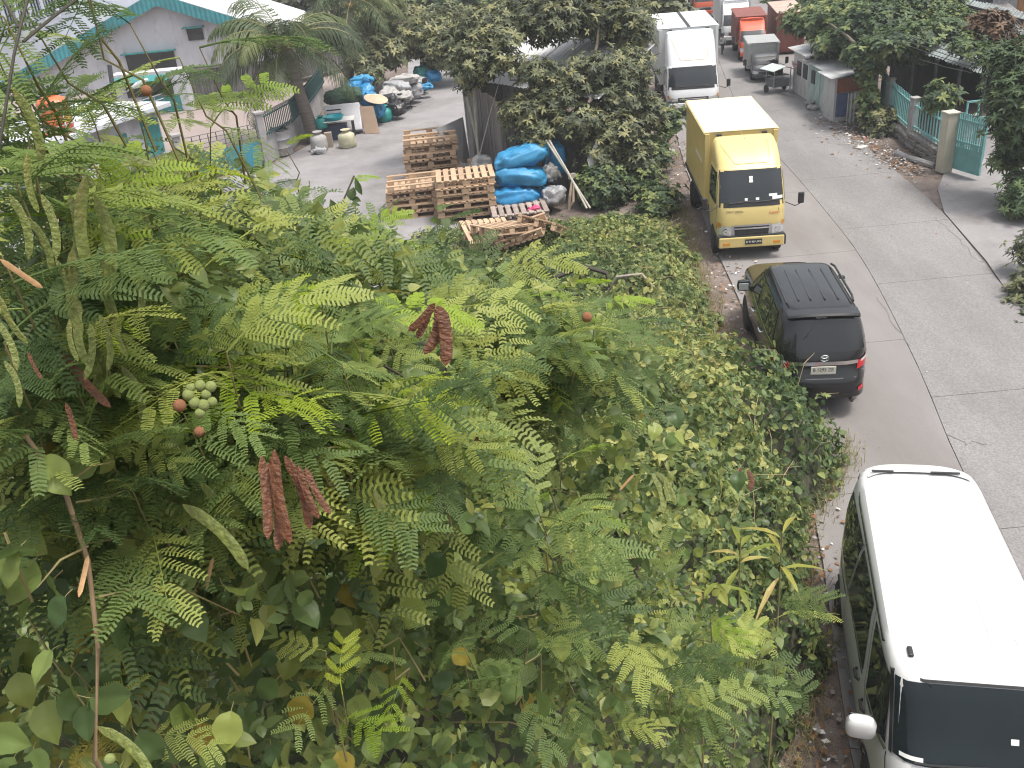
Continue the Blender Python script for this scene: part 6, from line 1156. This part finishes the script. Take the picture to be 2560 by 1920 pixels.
for pts, nl, s, j in (([(60, 1330, 2.9), (110, 1420, 2.9), (180, 1520, 2.9), (230, 1640, 3.0)], 22, .115, .13), ([(200, 1370, 2.9), (260, 1420, 2.9), (300, 1520, 3.0), (380, 1640, 3.1)], 24, .12, .13), ([(420, 1330, 3.3), (470, 1420, 3.4), (520, 1500, 3.5), (540, 1640, 3.5)], 24, .12, .14), ([(10, 860, 2.4), (70, 930, 2.6), (150, 960, 2.8)], 5, .11, .14), ([(10, 1150, 2.4), (40, 1230, 2.4), (70, 1300, 2.5)], 7, .13, .08),
    ([(560, 1290, 3.8), (640, 1310, 3.8), (740, 1300, 3.8), (860, 1270, 3.9)], 26, .13, .14), ([(760, 1180, 3.6), (820, 1220, 3.7), (900, 1250, 3.9), (1000, 1280, 4.2)], 20, .13, .13), ([(560, 1400, 3.7), (640, 1480, 3.8), (760, 1600, 3.9)], 18, .12, .16), ([(880, 1500, 4.2), (960, 1560, 4.3), (1040, 1640, 4.4)], 18, .12, .16), ([(1000, 880, 6.0), (1060, 950, 6.0), (1120, 1030, 6.2)], 20, .16, .22), ([(1140, 880, 6.3), (1250, 930, 6.5), (1330, 1000, 6.8)], 20, .17, .25), ([(940, 1080, 5.2), (1020, 1130, 5.4), (1060, 1200, 5.4)], 16, .15, .2), ([(1300, 850, 7.5), (1400, 900, 7.8), (1450, 960, 8)], 22, .17, .3), ([(330, 1240, 2.9), (400, 1260, 3.0), (480, 1250, 3.2)], 10, .12, .1), ([(880, 1380, 4.0), (960, 1420, 4.1)], 8, .13, .12), ([(60, 1560, 3.2), (130, 1620, 3.2)], 9, .13, .12), ([(630, 1360, 4.0), (700, 1350, 4.0), (830, 1330, 4.1)], 12, .13, .12), ([(620, 1240, 4.2), (700, 1230, 4.2), (800, 1240, 4.3)], 16, .13, .2), ([(1000, 1340, 4.6), (1150, 1330, 4.7), (1300, 1260, 5.2)], 22, .13, .25), ([(950, 1560, 4.4), (1100, 1560, 4.5), (1250, 1600, 4.8)], 22, .13, .25), ([(1050, 1000, 6.0), (1200, 1060, 6.2), (1350, 1080, 6.6)], 24, .15, .3), ([(1300, 1180, 6.4), (1420, 1200, 6.8), (1480, 1300, 6.8)], 18, .14, .3), ([(450, 1180, 3.1), (560, 1240, 3.4), (640, 1190, 3.6)], 14, .12, .15), ([(850, 1100, 4.0), (930, 1170, 4.2), (1000, 1180, 4.6)], 16, .14, .18)):
    s *= .78; nl = int(nl*1.7)
    vine(pts, nl, s, j)
mblobs = [ad(120, 800, 3.0, .6), ad(250, 620, 3.4, .6), ad(60, 1000, 2.9, .5), ad(330, 900, 3.2, .5), ad(520, 900, 3.4, .5), ad(700, 850, 3.7, .6), ad(850, 950, 3.8, .5), ad(600, 700, 4.4, .7), ad(780, 640, 5, .7), ad(1050, 720, 5.4, .7), ad(1200, 780, 5.6, .6), ad(420, 1120, 3.1, .45), ad(640, 1100, 3.5, .5), ad(900, 1150, 4.2, .6), ad(1050, 1250, 4.8, .6), ad(1250, 1400, 5.2, .7), ad(1450, 1450, 6, .7), ad(1000, 1500, 4.6, .6), ad(750, 1500, 4.2, .6), ad(500, 1500, 3.8, .5), ad(200, 1500, 3.3, .5), ad(1300, 1150, 6.2, .8), ad(480, 560, 4.6, .6)]
nn_ = 5200; loc, d_, c_ = blobpts(mblobs, nn_); sp_ = rng.random(nn_)*6.283; hd_ = np.stack([np.cos(sp_), np.sin(sp_)-.4, rng.uniform(-.9, .1, nn_)], 1); up_ = np.array([0, -.35, .9])+rng.normal(size=(nn_, 3))*.45; up_ /= np.linalg.norm(up_, axis=1, keepdims=True); dd_ = hd_-up_*(hd_*up_).sum(1, keepdims=True)
tag(merge('small_leaves', VL+TR[:2], loc-np.array(cv.location), frame(dd_, up_), np.where(rng.random(nn_) < .5, rng.uniform(.05, .10, nn_), rng.uniform(.03, .06, nn_)), rng.integers(0, 3, nn_), np.clip(rng.random(nn_)**1.1, 0, 1), lm_vine, cv), kind='stuff')
# brown leaning stem at the left and dark twigs
st = thing('bare_stem', 'bare tan stem rising through the creeper near the corner', 'stem', (-1.3, 3.1, 0)); P = [(-1.3, 3.1, 0), tuple(AD(205, 1640, 2.6)), tuple(AD(212, 1400, 2.5)), tuple(AD(190, 1210, 2.45)), tuple(AD(140, 1060, 2.4)), tuple(AD(55, 940, 2.35))]
MB().tube([Vector(p)-st.location for p in P], [.012, .0058, .0058, .0058, .0064, .005], 8).build('shaft', M('tan bark', (.22, .15, .085), .7, var=.2, scale=12), st, True)
for q in ([(165, 1085, 2.42), (230, 1075, 2.5), (290, 1050, 2.6)], [(190, 1180, 2.45), (130, 1210, 2.4), (80, 1270, 2.4)], [(212, 1290, 2.48), (300, 1270, 2.55), (400, 1275, 2.7), (520, 1330, 2.9)], [(150, 1040, 2.4), (200, 1005, 2.4), (240, 1000, 2.45)]): MB().tube([AD(*v)-st.location for v in q], [.003]*(len(q)-1)+[.0015], 6).build('side_twig', greenstem, st, True)
for i, q in enumerate(([(-5, 340, 2.3), (30, 120, 2.35), (45, 55, 2.4), (62, -10, 2.45)], [(40, 60, 2.4), (20, 20, 2.45), (0, -10, 2.5)], [(50, 90, 2.4), (110, 40, 2.45), (170, -5, 2.5)], [(690, 520, 5.0), (730, 460, 5.1), (765, 380, 5.2)], [(180, 480, 2.7), (230, 560, 2.8), (320, 640, 2.9)], [(440, 560, 4), (480, 640, 3.8), (500, 720, 3.5)], [(620, 920, 2.9), (700, 910, 3.0), (770, 935, 3.1)], [(1200, 600, 12), (1260, 575, 12), (1310, 590, 12), (1320, 620, 12)], [(830, 790, 3.3), (900, 830, 3.4)], [(961, 680, 3.7), (962, 760, 3.65), (966, 850, 3.6)])):
    tag(MB().tube([AD(*v) for v in q], [.0034 if i < 3 else (.03 if i == 7 else .0055)]*len(q), 6).build('twig', darkstem, None, True), ['dark forked twig rising at the very top corner', 'short dark twig branching at the top corner', 'thin dark twig reaching over the louvred wall', 'dark twig with fresh lime shoot above the lane', 'dark twig among the olive pods', 'dark twig above the flower buds', 'arching twig below the middle fronds', 'bleached fallen branch arching over the thicket', 'pale stick poking out above the creeper', 'dark twig holding the smaller cluster of brown pods'][i], 'twig')
mb = MB(); r = random.Random(8)
for k in range(130):
    y = r.uniform(8, 25); x = float(np.interp(y, EY, EX))-abs(r.gauss(0, 1.6))-.1; z = float(hf(np.array([x]), np.array([y]))[0])
    a = r.uniform(0, 6.28); L = r.uniform(.25, .8); p = Vector((x, y, z-.1)); mb.tube([p, p+Vector((math.cos(a)*L*.3, math.sin(a)*L*.3, L*.55)), p+Vector((math.cos(a)*L*.8, math.sin(a)*L*.8, L*.6))], [.007, .005, .003], 4)
tag(mb.build('dry_stems', M('dry stem', (.30, .24, .13), .8, var=.3)), 'thin dry stems sticking out of the creeper thicket', 'undergrowth', kind='stuff')
mb = MB()
for k in range(2600):
    y = r.uniform(6.2, 27); x = float(np.interp(y, EY, EX))+r.gauss(.0, .16); a = r.uniform(0, 6.28); L = r.uniform(.10, .32); p = Vector((x, y, 0)); d = Vector((math.cos(a), math.sin(a), 0)); w = Vector((-d.y, d.x, 0))*.006
    mb.add([p-w, p+w, p+d*L*.3+Vector((0, 0, L*.7))+w*.7, p+d*L*.3+Vector((0, 0, L*.7))-w*.7, p+d*L*.75+Vector((0, 0, L*.75))], [(0, 1, 2, 3), (3, 2, 4)])
tag(mb.build('verge_grass', leafmat('verge grass', (.07, .085, .03), (.17, .17, .06), (.32, .26, .12), src='obj')), 'ragged yellow green grass along the edge of the thicket', 'grass', kind='stuff')
# strap leaved plants at the verge
strapm = leafmat('strap leaf', (.16, .20, .03), (.28, .27, .05), (.45, .36, .14), src='obj', trans=.35)
for i, (dx, dy, D, s, lab) in enumerate(((1690, 1150, 8.6, .40, 'yellow green strap leaved plant at the verge'), (1520, 1270, 7.2, .38, 'pale tan strap leaved plant among the weeds'), (1600, 1160, 8.2, .3, 'small strap leaved shoot between the two larger ones'))):
    c = AD(dx, dy, D); t = thing('strap_plant', lab, 'plant', (c.x, c.y, 0), group='strap leaved plants'); MB().tube([(0, 0, 0), (.02, 0, c.z*.5), (0, 0, c.z)], [.014, .010, .006], 6).build('stem', greenstem, t)
    for k in range(7):
        mb = MB(); leafblade(mb, (0, 0, 0), (0, 1, .5), (0, 0, 1), s*pr.uniform(.7, 1.1), .026, .3, .75); mb.build('leaf', strapm, t, loc=(0, 0, c.z*pr.uniform(.85, 1.)), rot=(pr.uniform(-.3, .3), 0, k*2.4))
# --- litter
litm = [M('pale litter', (.55, .54, .52), .8, var=.2, rndv=.2), M('dry leaf', (.20, .105, .05), .85, var=.3), M('grey litter', (.26, .24, .23), .9, var=.3), M('red scrap', (.32, .06, .05), .8)]
def litter(label, pts, n, smin, smax, wts):
    mb = MB(); r = random.Random(n)
    for k in range(n):
        (x, y), sg = r.choice(pts); x += r.gauss(0, sg); y += r.gauss(0, sg*1.5); s = r.uniform(smin, smax); a = r.uniform(0, 6.28); t1, t2 = r.uniform(-.35, .35), r.uniform(-.35, .35); z = .03+r.random()*.02
        u, v = Vector((math.cos(a), math.sin(a), t1))*s, Vector((-math.sin(a), math.cos(a), t2))*s*r.uniform(.4, .8); c = Vector((x, y, z)); mb.add([c-u*.6, c-v*.6+Vector((0, 0, .01)), c+u*.6, c+v*.6], [(0, 1, 2, 3)], r.choices(range(4), wts)[0])
    tag(mb.build('litter', litm), label, 'litter', kind='stuff')
litter('scattered litter and dry leaves along the fence and kiosks', [((12.9, y), .35) for y in np.linspace(28.5, 36, 16)]+[((13.2, 29.6), .3), ((13.0, 28.6), .25), ((12.6, 30.5), .5), ((12.4, 33), .5)], 900, .04, .13, (2, 5, 4, .1))
litter('litter and dry leaves on the dirt strip beside the trucks', [((interp(LEFT, y)-.25, y), .35) for y in np.linspace(6.5, 12, 10)]+[((interp(LEFT, y)-.1, y), .4) for y in np.linspace(16, 36, 18)], 1500, .03, .10, (1.2, 6, 4, .3))
litter('few scraps scattered over the road surface', [((interp(SEAM, y)+q, y), 1.2) for y in np.linspace(9, 45, 16) for q in (-1.5, 1.5)], 110, .02, .06, (3, 3, 3, .1))
tag(MB().box((0, 0, 0), (.42, .22, .05)).build('paper_carton', litm[0], None, loc=G(1862, 318, .04), rot=(0, 0, .5)), 'flattened white carton lying on the road edge', 'carton')

# --- air
hz = MB().box((0, 55, 6.0), (220, 150, 14.2)).build('haze', None); hz.data.materials.clear(); hm = bpy.data.materials.new('haze'); hm.use_nodes = True; N = hm.node_tree.nodes; N.remove(N['Principled BSDF'])
pv = N.new('ShaderNodeVolumePrincipled'); pv.inputs['Color'].default_value = (.93, .95, 1, 1); pv.inputs['Density'].default_value = .0010; pv.inputs['Anisotropy'].default_value = 0; hm.node_tree.links.new(pv.outputs[0], N['Material Output'].inputs['Volume']); hz.data.materials.append(hm)
tag(hz, 'thin pale haze in the humid air over the whole street', 'haze', kind='stuff')

hb_ = M('bleached branch', (.33, .29, .24), .85, var=.25, scale=8)
for i, q in enumerate(([(2.2, 19.6, .5), (2.5, 19.3, 1.15), (3.0, 19.1, 1.25), (3.4, 18.9, .8)], [(2.3, 18.9, .3), (2.45, 18.7, .9), (2.7, 18.4, .5)], [(2.9, 18.6, .25), (3.2, 18.6, .8), (3.5, 18.5, .45)])):
    tag(MB().tube(q, [.03, .035, .03, .02][:len(q)], 7).build('dead_branch', hb_, None, True), ['long bleached branch arching over the dark hollow in the thicket', 'short bent dead branch beside the dark hollow in the thicket', 'dead branch leaning on the road side of the dark hollow'][i], 'branch', 'dead branches in the thicket')
